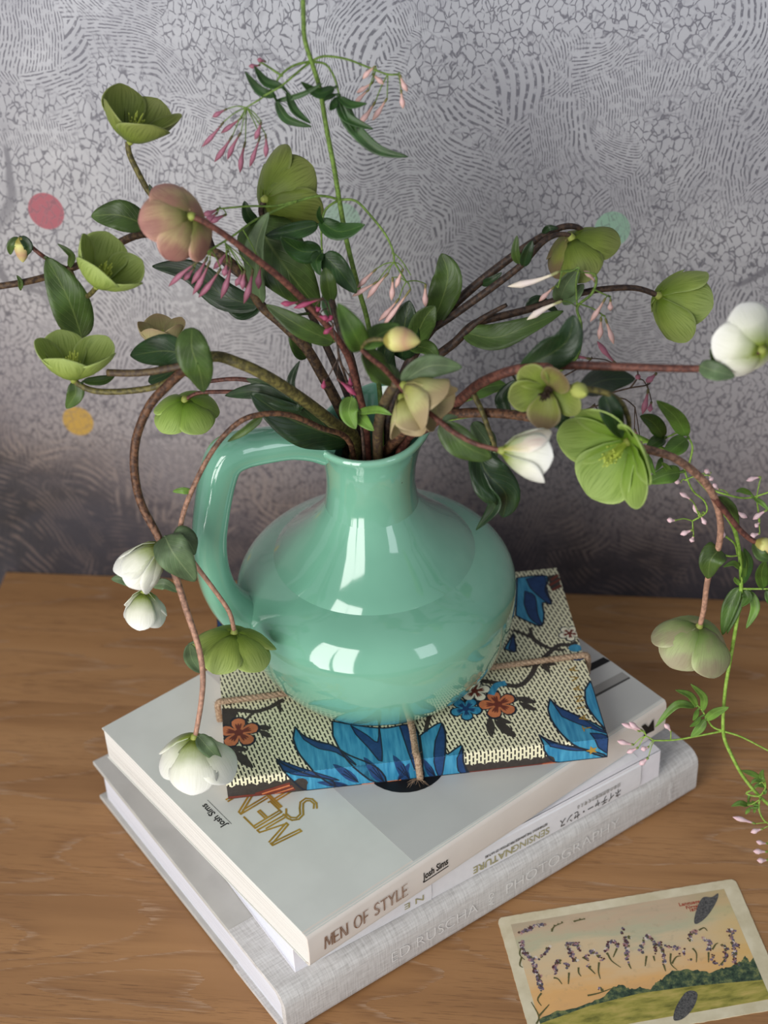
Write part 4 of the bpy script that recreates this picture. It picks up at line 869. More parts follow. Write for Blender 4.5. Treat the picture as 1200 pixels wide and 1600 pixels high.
def near(th, p):
    """nearest point of the plant's own stems; depth counts less than the distance seen across"""
    x, y = prj(p); best = None
    for a, r, (ax, ay) in ANC.get(th.name, ()):
        c = math.hypot(ax - x, ay - y) + 0.8 * abs(a.y - p.y) * 1000
        if best is None or c < best[0]: best = (c, a, r)
    return best
def link(th, q, r):
    """join a branch to the stem it grows from"""
    if not ANC.get(th.name): return q
    c, _ = resample(q, r, 4)
    if min((a - p).length - k for p in c for a, k, _ in ANC[th.name]) < 0.0: return q
    n0, n1 = near(th, q[0]), near(th, q[-1])
    return [n0[1]] + q if n0[0] <= n1[0] else q + [n1[1]]
def stem(th, pts, r0, r1, mat, name='stem', inside=True, n=8):
    if inside:
        inner, ys_ = ROOT.get(len(MAIN), (None, None))
        if ys_: pts = [(x, y, Y2) for (x, y, Y), Y2 in zip(pts, ys_)] + list(pts[len(ys_):])
        q = [P(*p) for p in pts]; h0 = Vector((q[0].x - JX, q[0].y - JY))
        if not inner: inner = [tuple(h0 * 1.15), tuple(h0 * 0.9)]
        MAIN.append((pts, r0, r1, inner))
        q = [Vector((JX + inner[0][0], JY + inner[0][1], 0.140)), Vector((JX + inner[1][0], JY + inner[1][1], 0.212))] + q
    else: q = link(th, [P(*p) for p in pts], r0)
    rad = [r0 + (r1 - r0) * i / (len(q) - 1) for i in range(len(q))]
    b = MB(); b.tube(q, rad, n, 5); reg(th, q[2:] if inside else q, rad[2:] if inside else rad)
    return b.build(name, mat, th)
def twig(th, lines, r, mat, name='stalk'):
    for pts in lines:
        q = link(th, [P(*p) for p in pts], r); b = MB(); b.tube(q, [r, r * 0.7], 6, 4); b.build(name, mat, th); reg(th, q, [r, r * 0.7])
def petiole(b, th, c):
    """stalk from the plant's stem to a leaf, met at the leaf's base or where the leaf crosses its stem"""
    if not ANC.get(th.name): return
    best = None
    for i in range(0, len(c), 2):
        n = near(th, c[i]); k = n[0] + (8 if i else 0)
        if best is None or k < best[0]: best = (k, c[i], n[1], n[2])
    _, p, a, r = best
    if (p - a).length > 1e-4: b.tube([a, (a + p) / 2, p + (p - a).normalized() * 0.0004], [0.0008, 0.0006, 0.0004], 5, 2)
def leaf(th, pts, wpx, mat, roll=0.0, foldk=0.18, wave=0.06, name='leaf', shape=0.8, curl=0.0):
    if ANC.get(th.name):
        n0 = near(th, P(*pts[0])); dY = n0[1].y - pts[0][2]
        if n0[0] < 40: pts = [(x, y, Y + dY * k) for (x, y, Y), k in zip(pts, [0.8, 0.35] + [0.0] * len(pts))]
    q = [P(*p) for p in pts]
    if len(q) == 2: q = [q[0], (q[0] + q[1]) / 2 + (CAM - q[0]).normalized() * (q[1] - q[0]).length * 0.08, q[1]]
    c, _ = resample(q, 1.0, 6 if len(q) > 3 else 8); n = len(c); w0 = wpx * mpp(q[len(q) // 2]) * 0.5
    rows, uvs = [], []; ph = R_.uniform(0, 6)
    for i, p in enumerate(c):
        u = i / (n - 1); T_ = (c[min(i + 1, n - 1)] - c[max(i - 1, 0)]).normalized(); vw = (CAM - p).normalized()
        sd = T_.cross(vw).normalized(); nm = sd.cross(T_).normalized()
        a = math.radians(roll + curl * (u - 0.5)); s2 = sd * math.cos(a) + nm * math.sin(a); n2 = nm * math.cos(a) - sd * math.sin(a)
        w = w0 * max(0.03, math.sin(math.pi * min(0.995, 0.02 + 0.975 * u ** shape))) ** 0.85
        row_, uu = [], []
        for j in range(-3, 4):
            s_ = j / 3; row_.append(p + s2 * (w * s_) + n2 * (abs(s_) ** 1.4 * w * foldk * 2 + math.sin(u * 13 + ph + (2.0 if s_ > 0 else 0)) * w * wave * 2 * s_ * s_)); uu.append((s_ * 0.5 + 0.5, u))
        rows.append(row_); uvs.append(uu)
    b = MB(); b.grid(rows, uvs); petiole(b, th, c); return b.build(name, mat, th, solid=0.0003)
def bud(th, a, t_, Y, wpx, mat, name='bud', fat=0.62, Yt=None):
    if name == 'flower_bud':
        n0 = near(th, P(a[0], a[1], Y)); Y = n0[1].y
    p, q = P(a[0], a[1], Y), P(t_[0], t_[1], Yt if Yt is not None else Y - 0.002); d = q - p; L_ = d.length; w = wpx * mpp(p) * 0.5
    T_ = d / L_; n1 = T_.orthogonal().normalized(); n2 = T_.cross(n1); b = MB(); rings = []
    if fat > 0.5: pr = [(0, .34), (.06, .46), (.12, .44), (.18, .36), (.35, .48), (.5, .72), (fat, 1.0), (.78, .9), (.9, .5), (.97, .18), (1, .03)]
    else: pr = [(0, .25), (.06, .5), (.15, .78), (.3, 1.0), (.5, .98), (.7, .78), (.85, .5), (.95, .22), (1, .03)]
    bend = n1 * L_ * R_.uniform(-0.05, 0.05)
    for t0, k in pr:
        c = p + d * t0 + bend * math.sin(t0 * math.pi)
        rings.append([b.vert(c + (n1 * math.cos(2 * math.pi * i / 8) + n2 * math.sin(2 * math.pi * i / 8)) * w * k, (i / 8, t0)) for i in range(8)])
    for A, B in zip(rings, rings[1:]):
        for i in range(8): b.f.append([A[i], A[(i + 1) % 8], B[(i + 1) % 8], B[i]])
    b.f.append(rings[0][::-1]); b.f.append(rings[-1]); return b.build(name, mat, th)
def flower(th, base, axis, lpx, opn, mat, spin=0.0, wid=0.92, stam=True, cup=1.0, n=5, dark=False, mats=None, tipcut=1.0, jit=1.0, opens=None):
    p = P(*base); ax = D(*axis); L_ = lpx * mpp(p)
    e1 = ax.cross(Vector((0.31, 0.17, 0.9))).normalized(); e2 = ax.cross(e1)
    b = MB(); b.tube([p - ax * 0.002, p + ax * 0.0005, p + ax * 0.003], [0.0013, 0.0023, 0.0010], 10, 3)
    fl_ = b.build('flower', MAT_DARKCENTRE if dark else MAT_RECEPT, th)
    for k in range(n):
        a = spin + 2 * math.pi * k / n + R_.uniform(-0.08, 0.08) * jit; rd_ = e1 * math.cos(a) + e2 * math.sin(a); tg = ax.cross(rd_)
        a0, a1 = opens[k] if opens else opn; a0 += R_.uniform(-5, 5) * jit; a1 += R_.uniform(-8, 8) * jit; lk = L_ * R_.uniform(0.94, 1.06); tilt = 0.10 if k % 2 else -0.06
        off = (0.0010 if k in (0, 2) else (-0.0006 if k in (1, 3) else 0.0002)); ph = R_.uniform(0, 6)
        NR, NC = 13, 9; r = 0.0015 + off * 0.5; z = 0.0004; rows, uvs = [], []
        for i in range(NR):
            u = math.sin(math.pi / 2 * i / (NR - 1)) ** 0.9; du = u - (math.sin(math.pi / 2 * (i - 1) / (NR - 1)) ** 0.9 if i else 0.0); al = math.radians(a0 + (a1 - a0) * (u ** 0.9))
            if i: r += math.sin(al) * lk * du; z += math.cos(al) * lk * du
            if u < 0.58: prof_ = math.sin(math.pi / 2 * (0.10 + 0.90 * u / 0.58)) ** 0.85
            else: prof_ = max(0.0, 1 - ((u - 0.58) / 0.42) ** 2.3) ** 0.55
            w = wid * lk * 0.5 * max(prof_, 0.07); Rc = max(abs(r) * 1.25, 0.42 * L_) / max(cup, 0.2)
            row_, uu = [], []
            for j in range(NC):
                s_ = -1 + 2 * j / (NC - 1); th_ = s_ * w / Rc; lat = math.sin(th_) * Rc; inn = (1 - math.cos(th_)) * Rc
                rip = math.sin(u * 9 + ph + s_ * 2) * 0.012 * lk * abs(s_) + tilt * lat
                zz = z - 0.16 * w * s_ * s_ * (u > 0.6) * (u - 0.6)
                # inward offset acts against the sepal's outer normal
                nr = math.cos(al); nz = -math.sin(al)
                row_.append(p + rd_ * (r - inn * nr + rip * nr) + ax * (zz - inn * nz + rip * nz) + tg * lat); uu.append((s_ * 0.5 + 0.5, u))
            rows.append(row_); uvs.append(uu)
        b = MB(); b.grid(rows, uvs); b.build('sepal', (mats[k] if mats else mat), fl_, solid=0.00035)
    if stam:
        b = MB()
        for i in range(26):
            a = R_.uniform(0, 6.283); t0 = R_.uniform(0.05, 0.42); d = (ax + (e1 * math.cos(a) + e2 * math.sin(a)) * t0).normalized(); l2 = L_ * R_.uniform(0.28, 0.46)
            b.tube([p + ax * 0.001, p + d * l2 * 0.6, p + d * l2], [0.00022, 0.00018], 4, 2); b.tube([p + d * l2, p + d * (l2 + 0.0012)], [0.0006, 0.0003], 5)
        for i in range(4):
            a = i * 1.57; d = (ax + (e1 * math.cos(a) + e2 * math.sin(a)) * 0.14).normalized(); b.tube([p, p + d * L_ * 0.22, p + d * L_ * 0.42, p + d * L_ * 0.56], [0.001, 0.0014, 0.0005, 0.0003], 5, 3)
        b.build('stamens', MAT_DARKCENTRE if dark else MAT_STAMEN, fl_)
    return fl_
DOWN = (0, -0.79, -0.61); UP = (0, 0.79, 0.61)

# ------------------------------------------------------------------ hellebores
# A: thick brown stem arching to the left; at its leafy node it sends out a lime flower and a long loop with white flowers
A = plant('hellebore_stem', 'thick brown arching hellebore stem with one lime cup and three white drooping flowers', P(556, 690, -0.180))
stem(A, [(556, 690, -0.180), (520, 660, -0.196), (470, 622, -0.209), (417, 588, -0.218), (370, 566, -0.221), (333, 557, -0.220), (290, 572, -0.222)], 0.0034, 0.0026, ST_OLIVE)
stem(A, [(292, 570, -0.222), (240, 580, -0.222), (205, 583, -0.222), (168, 582, -0.220)], 0.0019, 0.0018, ST_PURPLE, 'branch', False)
stem(A, [(290, 578, -0.222), (250, 602, -0.222), (200, 611, -0.222), (150, 611, -0.222), (122, 600, -0.220), (115, 590, -0.220)], 0.0017, 0.0014, ST_OLIVE, 'flower_stalk', False)
stem(A, [(290, 576, -0.222), (262, 602, -0.228), (233, 635, -0.234), (213, 685, -0.238), (210, 735, -0.242), (220, 785, -0.246), (244, 832, -0.250), (264, 872, -0.254), (277, 908, -0.258), (292, 955, -0.264), (310, 1010, -0.272), (317, 1055, -0.280), (314, 1100, -0.288), (305, 1152, -0.294)], 0.0026, 0.0013, ST_LOOP, 'hanging_branch', False)
flower(A, (115, 592, -0.220), (0.10, 0.86, 0.48), 84, (82, 18), PT_LIME, 0.5, 0.98)
flower(A, (304, 1152, -0.294), (-0.02, -0.82, -0.52), 88, (84, 8), PT_WHITE, 0.2, 0.95)
leaf(A, [(310, 1150, -0.295), (325, 1168, -0.300), (346, 1190, -0.299)], 26, LF_GREY, 0, name='bract')
flower(A, (250, 852, -0.252), (-0.62, -0.68, -0.30), 82, (58, -4), PT_WHITE, 0.9, 0.95)
leaf(A, [(258, 838, -0.254), (272, 866, -0.262), (305, 908, -0.260)], 58, LF_GREY, -10, 0.05)
leaf(A, [(268, 840, -0.252), (290, 842, -0.254), (305, 866, -0.252)], 40, LF_GREY, 25, 0.05)
stem(A, [(262, 868, -0.250), (250, 895, -0.244), (232, 918, -0.240), (226, 926, -0.240)], 0.0012, 0.0010, ST_LOOP, 'flower_stalk', False)
flower(A, (226, 924, -0.240), (-0.06, -0.86, -0.46), 58, (66, 4), PT_WHITE, 0.2, 0.98)
leaf(A, [(230, 918, -0.238), (205, 905, -0.240), (174, 905, -0.238)], 24, LF_GREY, 10, name='bract')
leaf(A, [(238, 915, -0.240), (258, 912, -0.242), (278, 925, -0.240)], 18, LF_GREY, -15, name='bract')
leaf(A, [(300, 512, -0.228), (300, 545, -0.236), (312, 580, -0.238), (318, 612, -0.232)], 54, LF_MID, 0, 0.06, 0.05)
leaf(A, [(298, 556, -0.216), (255, 548, -0.212), (204, 556, -0.206)], 56, LF_DARK, 18, 0.08)
leaf(A, [(298, 566, -0.214), (262, 584, -0.210), (232, 596, -0.206)], 42, LF_DARK, -20, 0.08)
leaf(A, [(116, 596, -0.220), (118, 615, -0.222), (104, 638, -0.220)], 27, LF_MID, 0, name='bract')
leaf(A, [(130, 596, -0.214), (160, 595, -0.212), (180, 586, -0.210)], 16, LF_MID, 20, name='bract')

# C: thin stem over the handle with a drooping green flower
C = plant('hellebore_stem', 'thin brown hellebore stem hanging over the jug handle with an open green flower', P(548, 694, -0.190))
stem(C, [(548, 694, -0.190), (500, 668, -0.208), (450, 648, -0.218), (405, 648, -0.224), (370, 662, -0.228), (335, 700, -0.234), (305, 755, -0.240), (285, 808, -0.244), (283, 850, -0.246), (305, 882, -0.246), (335, 922, -0.248), (358, 956, -0.250), (366, 986, -0.250)], 0.0016, 0.0012, ST_LOOP)
flower(C, (366, 988, -0.250), (-0.06, -0.86, -0.46), 78, (100, 26), PT_LIME, 0.3, 1.0)
leaf(A, [(296, 1006, -0.266), (300, 1030, -0.266), (316, 1052, -0.268)], 24, LF_GREY, 0, name='bract')
leaf(C, [(410, 650, -0.222), (385, 670, -0.226), (356, 690, -0.226)], 15, LF_MID, 30)
leaf(C, [(300, 768, -0.240), (285, 766, -0.242), (270, 768, -0.241)], 11, LF_YOUNG, 20, name='bract')
leaf(A, [(545, 690, -0.186), (496, 672, -0.199), (445, 650, -0.205), (392, 614, -0.206)], 66, LF_DARK, 12, 0.16, 0.05, shape=0.9)
leaf(A, [(470, 640, -0.192), (410, 612, -0.197), (352, 618, -0.196)], 28, LF_DARK, 10, 0.12)
leaf(A, [(470, 645, -0.200), (455, 600, -0.200), (468, 564, -0.196)], 15, LF_DARK, 20)

# D: speckled dark stem leaving the picture on the left, two green cups and a nodding bud
Dp = plant('hellebore_stem', 'long speckled brown hellebore stem with two green cup flowers and a nodding bud', P(545, 676, -0.168))
stem(Dp, [(545, 676, -0.168), (530, 636, -0.166), (500, 580, -0.164), (477, 542, -0.163), (440, 505, -0.162), (407, 476, -0.162), (380, 430, -0.162), (350, 402, -0.162), (318, 388, -0.162), (270, 372, -0.162), (220, 366, -0.156), (170, 388, -0.150), (123, 414, -0.156), (70, 433, -0.164), (20, 444, -0.170), (-40, 452, -0.172)], 0.0034, 0.0016, ST_BROWN)
stem(Dp, [(318, 388, -0.162), (320, 366, -0.160), (295, 350, -0.156), (262, 325, -0.150), (235, 303, -0.146), (215, 268, -0.143), (202, 240, -0.141), (200, 222, -0.140)], 0.0016, 0.0014, ST_OLIVE, 'flower_stalk', False)
flower(Dp, (204, 220, -0.140), (0.36, 0.76, 0.52), 88, (84, 12), PT_OLIVE, 1.15, 1.0)
leaf(Dp, [(244, 312, -0.150), (238, 300, -0.150), (233, 288, -0.148)], 9, LF_DARK, 20, name='bract')
leaf(Dp, [(228, 352, -0.160), (185, 336, -0.160), (143, 338, -0.156)], 48, LF_MID, -8, 0.08)
stem(Dp, [(108, 420, -0.158), (126, 458, -0.172), (138, 462, -0.186), (152, 447, -0.192)], 0.0015, 0.0013, ST_OLIVE, 'flower_stalk', False)
flower(Dp, (152, 446, -0.192), (0.50, 0.66, 0.52), 82, (84, 14), PT_LIME, 0.2, 1.0)
stem(Dp, [(104, 420, -0.159), (70, 402, -0.168), (45, 382, -0.168), (33, 371, -0.168)], 0.0012, 0.0009, ST_RED, 'flower_stalk', False)
bud(Dp, (33, 370), (36, 410), -0.168, 25, BD_HELL, 'flower_bud', 0.4)
leaf(Dp, [(30, 372, -0.169), (18, 382, -0.171), (16, 398, -0.169)], 14, LF_MID, 0, name='bract')
leaf(Dp, [(32, 370, -0.170), (44, 384, -0.172), (40, 400, -0.170)], 15, LF_DARK, 0, name='bract')
leaf(Dp, [(128, 528, -0.184), (108, 470, -0.188), (73, 402, -0.180)], 62, LF_MID, 0, 0.10, 0.03, shape=0.85)
leaf(Dp, [(108, 418, -0.158), (112, 398, -0.164), (90, 381, -0.164)], 12, LF_MID, 25, name='bract')
leaf(Dp, [(32, 452, -0.170), (32, 440, -0.171), (26, 430, -0.171)], 8, LF_MID, 0, name='bract')
leaf(Dp, [(405, 478, -0.158), (350, 462, -0.152), (300, 424, -0.150), (238, 416, -0.150)], 46, LF_DARK, 8, 0.10, 0.07)
leaf(Dp, [(410, 470, -0.156), (378, 482, -0.152), (344, 460, -0.150)], 40, LF_DARK, -20, 0.10)
stem(Dp, [(408, 476, -0.162), (398, 440, -0.160), (372, 428, -0.158), (345, 405, -0.156), (330, 380, -0.154), (324, 352, -0.152)], 0.0020, 0.0012, ST_DARK, 'branch', False)

# E: reddish stem with the blush flower seen from behind
Ep = plant('hellebore_stem', 'reddish brown hellebore stem with a blush pink flower turned to the wall', P(572, 672, -0.178))
stem(Ep, [(572, 672, -0.178), (562, 618, -0.182), (545, 560, -0.186), (520, 520, -0.190), (483, 478, -0.194), (440, 436, -0.198), (400, 404, -0.202), (350, 366, -0.206), (318, 346, -0.208), (300, 338, -0.208)], 0.0021, 0.0014, ST_RED)
flower(Ep, (299, 338, -0.208), (-0.62, -0.16, -0.60), 78, (92, 22), PT_PINK, 0.75, 1.02, stam=True)
leaf(Ep, [(522, 534, -0.190), (470, 510, -0.196), (416, 476, -0.194)], 34, LF_MID, 10, 0.16, 0.06)
stem(Ep, [(562, 625, -0.180), (548, 560, -0.176), (530, 512, -0.174), (517, 466, -0.172), (508, 440, -0.170)], 0.0024, 0.0014, ST_DARK, 'branch', False)
leaf(Ep, [(517, 470, -0.174), (512, 440, -0.178), (508, 418, -0.174)], 26, LF_MID, 0, name='bract')

# F: green flower seen from behind on a short stem with one broad leaf
Fp = plant('hellebore_stem', 'hellebore stem with a broad upright leaf and a green flower seen from behind', P(562, 680, -0.164))
stem(Fp, [(562, 680, -0.164), (540, 610, -0.150), (500, 520, -0.142), (455, 430, -0.138), (420, 360, -0.136), (408, 330, -0.136), (414, 312, -0.136)], 0.0024, 0.0014, ST_DARK)
flower(Fp, (414, 311, -0.136), (0.66, 0.30, -0.58), 96, (88, 18), PT_OLIVE, 0.25, 1.04)
leaf(Fp, [(402, 344, -0.140), (420, 380, -0.150), (455, 430, -0.154), (498, 484, -0.148)], 98, LF_MID, 0, 0.10, 0.03, shape=0.75)
leaf(Dp, [(408, 474, -0.164), (400, 392, -0.171), (420, 332, -0.172)], 36, LF_GREY, 30, 0.2)
leaf(Fp, [(400, 350, -0.142), (388, 335, -0.144), (382, 314, -0.142)], 20, LF_DARK, 10, name='bract')
leaf(Fp, [(478, 560, -0.150), (466, 530, -0.152), (462, 492, -0.150)], 36, LF_MID, -20, 0.1)

# B7: pair of thin brown stalks with the low green flower and a pale one behind the lobed leaf
Bp = plant('hellebore_stem', 'slender hellebore stalk with a nodding green flower and a pale cream flower behind leaves', P(546, 684, -0.172))
stem(Bp, [(546, 684, -0.172), (500, 648, -0.176), (440, 616, -0.176), (400, 597, -0.174), (365, 592, -0.172), (325, 596, -0.170)], 0.0016, 0.0011, ST_RED)
stem(Bp, [(420, 607, -0.175), (385, 612, -0.174), (345, 612, -0.172), (310, 614, -0.171), (290, 624, -0.170)], 0.0012, 0.0010, ST_RED, 'flower_stalk', False)
leaf(Bp, [(436, 614, -0.176), (410, 600, -0.182), (385, 592, -0.182)], 18, LF_GREY, 30)
flower(Bp, (289, 624, -0.170), (0.06, -0.68, -0.66), 60, (96, 30), PT_BRIGHT, 0.1, 1.05)
stem(Bp, [(325, 596, -0.170), (290, 585, -0.160), (262, 562, -0.150), (255, 545, -0.148)], 0.0010, 0.0009, ST_RED, 'flower_stalk', False)
flower(Bp, (255, 546, -0.148), (-0.05, 0.86, 0.36), 56, (70, 8), PT_CREAM, 0.6, 0.95)

# G: short stem leaning to the front with a bud, a cream green flower and the white rose flower
G = plant('hellebore_stem', 'short hellebore stem leaning forward with an egg shaped bud and white and rose flower', P(590, 694, -0.190))
stem(G, [(590, 694, -0.190), (594, 650, -0.210), (606, 618, -0.226), (620, 598, -0.236)], 0.0030, 0.0024, ST_PURPLE)
stem(G, [(622, 600, -0.236), (600, 576, -0.242), (580, 560, -0.244), (563, 545, -0.244)], 0.0014, 0.0011, ST_RED, 'branch', False)
stem(G, [(563, 545, -0.244), (572, 534, -0.246), (586, 530, -0.247), (603, 531, -0.248)], 0.0010, 0.0010, ST_OLIVE, 'flower_stalk', False)
bud(G, (600, 531), (657, 534), -0.248, 40, BD_HELL, 'flower_bud', 0.4)
leaf(G, [(566, 546, -0.244), (552, 518, -0.250), (528, 474, -0.246)], 40, LF_JAS, -10, 0.14)
leaf(G, [(566, 542, -0.240), (595, 522, -0.236), (625, 508, -0.232)], 34, LF_JAS, 10, 0.1)
leaf(G, [(566, 548, -0.242), (590, 576, -0.236), (616, 602, -0.234)], 40, LF_MID, 20, 0.12)
leaf(G, [(620, 600, -0.232), (600, 585, -0.226), (578, 590, -0.222)], 38, LF_MID, -20, 0.12)
leaf(G, [(628, 598, -0.238), (670, 572, -0.236), (722, 574, -0.234)], 40, LF_GREY, -15, 0.10)
flower(G, (632, 602, -0.240), (0.70, -0.46, 0.10), 82, (48, 14), PT_CREAM, 0.35, 0.95)
flower(G, (628, 622, -0.242), (0.18, -0.90, 0.10), 66, (40, 4), PT_CREAM, 0.9, 0.9, stam=False, n=3)
stem(G, [(622, 600, -0.238), (650, 628, -0.246), (684, 656, -0.254), (710, 676, -0.260), (745, 694, -0.266), (786, 704, -0.270)], 0.0014, 0.0011, ST_RED, 'flower_stalk', False)
flower(G, (785, 704, -0.270), (0.94, -0.12, -0.08), 84, (66, -4), PT_WHITEPINK, 0.9, 1.0, mats=[PT_WHITE, PT_ROSE, PT_WHITE, PT_WHITEPINK, PT_WHITE])
leaf(G, [(688, 662, -0.252), (725, 695, -0.258), (768, 716, -0.258)], 46, LF_MID, -8, 0.10)
leaf(G, [(690, 664, -0.250), (700, 652, -0.250), (716, 652, -0.250)], 10, LF_GREY, 0, name='bract')

# R1: red brown stem reaching straight to the right with a white flower
R1 = plant('hellebore_stem', 'reddish hellebore stem reaching straight sideways to a greenish white flower', P(640, 684, -0.180))
stem(R1, [(632, 690, -0.180), (668, 666, -0.192), (702, 640, -0.204), (722, 622, -0.210), (754, 597, -0.218), (808, 577, -0.226), (870, 571, -0.232), (940, 572, -0.236), (1030, 575, -0.240), (1100, 575, -0.242), (1145, 562, -0.244), (1190, 548, -0.244)], 0.0036, 0.0013, ST_RED)
flower(R1, (1191, 547, -0.244), (-0.34, 0.36, -0.70), 76, (92, 20), PT_WHITE, 0.5, 1.0)
leaf(R1, [(1094, 572, -0.244), (1118, 580, -0.248), (1148, 588, -0.246)], 30, LF_GREY, 0, 0.14, name='bract')
leaf(R1, [(1125, 574, -0.240), (1118, 560, -0.238), (1110, 545, -0.238)], 16, LF_MID, 0, name='bract')
leaf(R1, [(812, 577, -0.226), (848, 560, -0.230), (886, 532, -0.232), (896, 492, -0.228)], 54, LF_DARK, -12, 0.16, 0.05, shape=1.1)
leaf(R1, [(728, 622, -0.206), (758, 606, -0.198), (790, 600, -0.194)], 30, LF_YOUNG, 15)
leaf(R1, [(795, 648, -0.206), (786, 622, -0.204), (806, 594, -0.202)], 24, LF_DARK, 25)
stem(R1, [(738, 612, -0.212), (752, 640, -0.216), (764, 672, -0.220), (776, 706, -0.222)], 0.0016, 0.0010, ST_OLIVE, 'branch', False)
leaf(R1, [(745, 700, -0.222), (760, 738, -0.228), (790, 772, -0.228), (786, 808, -0.222)], 58, LF_DARK, 10, 0.2, 0.07)
leaf(R1, [(736, 712, -0.222), (756, 760, -0.230), (774, 790, -0.232), (744, 828, -0.230)], 30, LF_DARK, -30, 0.2, 0.08)
leaf(R1, [(738, 660, -0.218), (760, 690, -0.222), (775, 720, -0.222)], 34, LF_GREY, 30, 0.1)

# R2: stem to the right carrying the fresh green flower, the dark centred one and the hanging pale flower
R2 = plant('hellebore_stem', 'long brown hellebore stem with a fresh green flower and a pale hanging flower', P(622, 684, -0.178))
stem(R2, [(622, 684, -0.178), (665, 658, -0.194), (720, 646, -0.206), (780, 646, -0.216), (850, 656, -0.226), (920, 676, -0.232), (985, 696, -0.234), (1050, 714, -0.232), (1096, 748, -0.228), (1118, 782, -0.224), (1126, 822, -0.220), (1121, 862, -0.218), (1106, 905, -0.216), (1100, 950, -0.215), (1094, 976, -0.214)], 0.0030, 0.0014, ST_LOOP)
stem(R2, [(1114, 776, -0.225), (1132, 798, -0.224), (1160, 832, -0.224), (1186, 850, -0.224), (1210, 855, -0.224)], 0.0017, 0.0012, ST_RED, 'branch', False)
bud(R2, (1180, 846), (1222, 866), -0.224, 26, BD_HELL, 'flower_bud', 0.4)
leaf(R2, [(1178, 848, -0.226), (1190, 868, -0.230), (1206, 874, -0.228)], 18, LF_MID, 0, name='bract')
leaf(R2, [(1120, 776, -0.220), (1140, 796, -0.218), (1153, 828, -0.216)], 22, LF_MID, 0, name='bract')
leaf(R2, [(1124, 858, -0.218), (1110, 876, -0.224), (1106, 904, -0.220)], 40, LF_MID, 0, 0.15, name='bract', shape=0.6)
flower(R2, (1093, 978, -0.214), (-0.22, -0.72, -0.58), 84, (98, 10), PT_PALE, 0.42, 1.02)
stem(R2, [(850, 656, -0.226), (858, 630, -0.238), (862, 612, -0.244), (872, 602, -0.246)], 0.0015, 0.0013, ST_DARK, 'branch', False)
stem(R2, [(866, 604, -0.246), (900, 606, -0.248), (940, 612, -0.248), (968, 626, -0.246), (982, 655, -0.244), (982, 688, -0.242)], 0.0016, 0.0012, ST_OLIVE, 'flower_stalk', False)
flower(R2, (858, 608, -0.246), (-0.30, -0.44, 0.60), 58, (84, 48), PT_BRONZE, 0.6, 0.95, dark=True, jit=2.2, mats=[PT_OLIVE, PT_BRONZE, PT_OLIVE, PT_BRONZE, PT_OLIVE])
bud(R2, (896, 606), (916, 616), -0.250, 26, BD_GREEN, 'flower_bud', 0.4, Yt=-0.262)
flower(R2, (981, 690, -0.242), (-0.64, -0.52, 0.44), 112, (86, 36), PT_BRIGHT, 0.15, 0.98)
leaf(R2, [(905, 612, -0.240), (945, 594, -0.216), (992, 592, -0.208)], 42, LF_DARK, 0, 0.12)
leaf(R2, [(944, 616, -0.248), (956, 648, -0.252), (972, 684, -0.248)], 36, LF_DARK, 10, 0.14)
leaf(R2, [(860, 655, -0.226), (880, 660, -0.230), (902, 690, -0.228)], 26, LF_DARK, 0)

# R3: pair of dark stems up to the right, one with the bronzed flower
R3 = plant('hellebore_stem', 'dark forked hellebore stem with a bronzed green flower near the pale green dot', P(604, 676, -0.168))
stem(R3, [(604, 676, -0.168), (622, 610, -0.158), (645, 556, -0.150), (667, 523, -0.146), (705, 480, -0.142), (750, 440, -0.138), (804, 398, -0.134), (846, 370, -0.130), (878, 355, -0.127), (902, 355, -0.124), (915, 366, -0.121)], 0.0036, 0.0013, ST_DARK)
stem(R3, [(672, 516, -0.148), (712, 490, -0.148), (765, 452, -0.146), (800, 426, -0.144), (821, 408, -0.142), (846, 380, -0.138), (866, 368, -0.134), (884, 366, -0.131), (893, 370, -0.130)], 0.0022, 0.0012, ST_DARK, 'branch', False)
flower(R3, (893, 371, -0.130), (0.42, -0.52, -0.58), 72, (96, 22), PT_BRONZE, 0.3, 1.04, mats=[PT_OLIVE, PT_BRONZE, PT_BRONZE, PT_OLIVE, PT_OLIVE])
leaf(R3, [(812, 412, -0.144), (806, 394, -0.147), (808, 368, -0.145)], 15, LF_MID, 15, name='bract')
leaf(R3, [(818, 416, -0.146), (824, 394, -0.149), (832, 376, -0.147)], 18, LF_DARK, -10, name='bract')
leaf(R3, [(752, 444, -0.142), (768, 438, -0.144), (784, 426, -0.143)], 13, LF_DARK, 0, name='bract')
leaf(R3, [(848, 364, -0.132), (858, 356, -0.134), (872, 357, -0.132)], 10, LF_DARK, 0, name='bract')
leaf(R3, [(668, 520, -0.146), (690, 470, -0.147), (700, 430, -0.145), (690, 396, -0.141)], 50, LF_MID, 5, 0.12, 0.10, shape=1.05)
leaf(R3, [(628, 560, -0.158), (632, 510, -0.162), (640, 470, -0.160)], 52, LF_DARK, 10, 0.12)
leaf(R3, [(640, 552, -0.162), (662, 500, -0.170), (680, 478, -0.168)], 40, LF_MID, -15, 0.16)
leaf(R3, [(640, 540, -0.164), (668, 545, -0.172), (686, 562, -0.170)], 26, LF_MID, 20, 0.12)
leaf(R3, [(606, 600, -0.160), (600, 560, -0.160), (606, 522, -0.158)], 34, LF_DARK, -15)

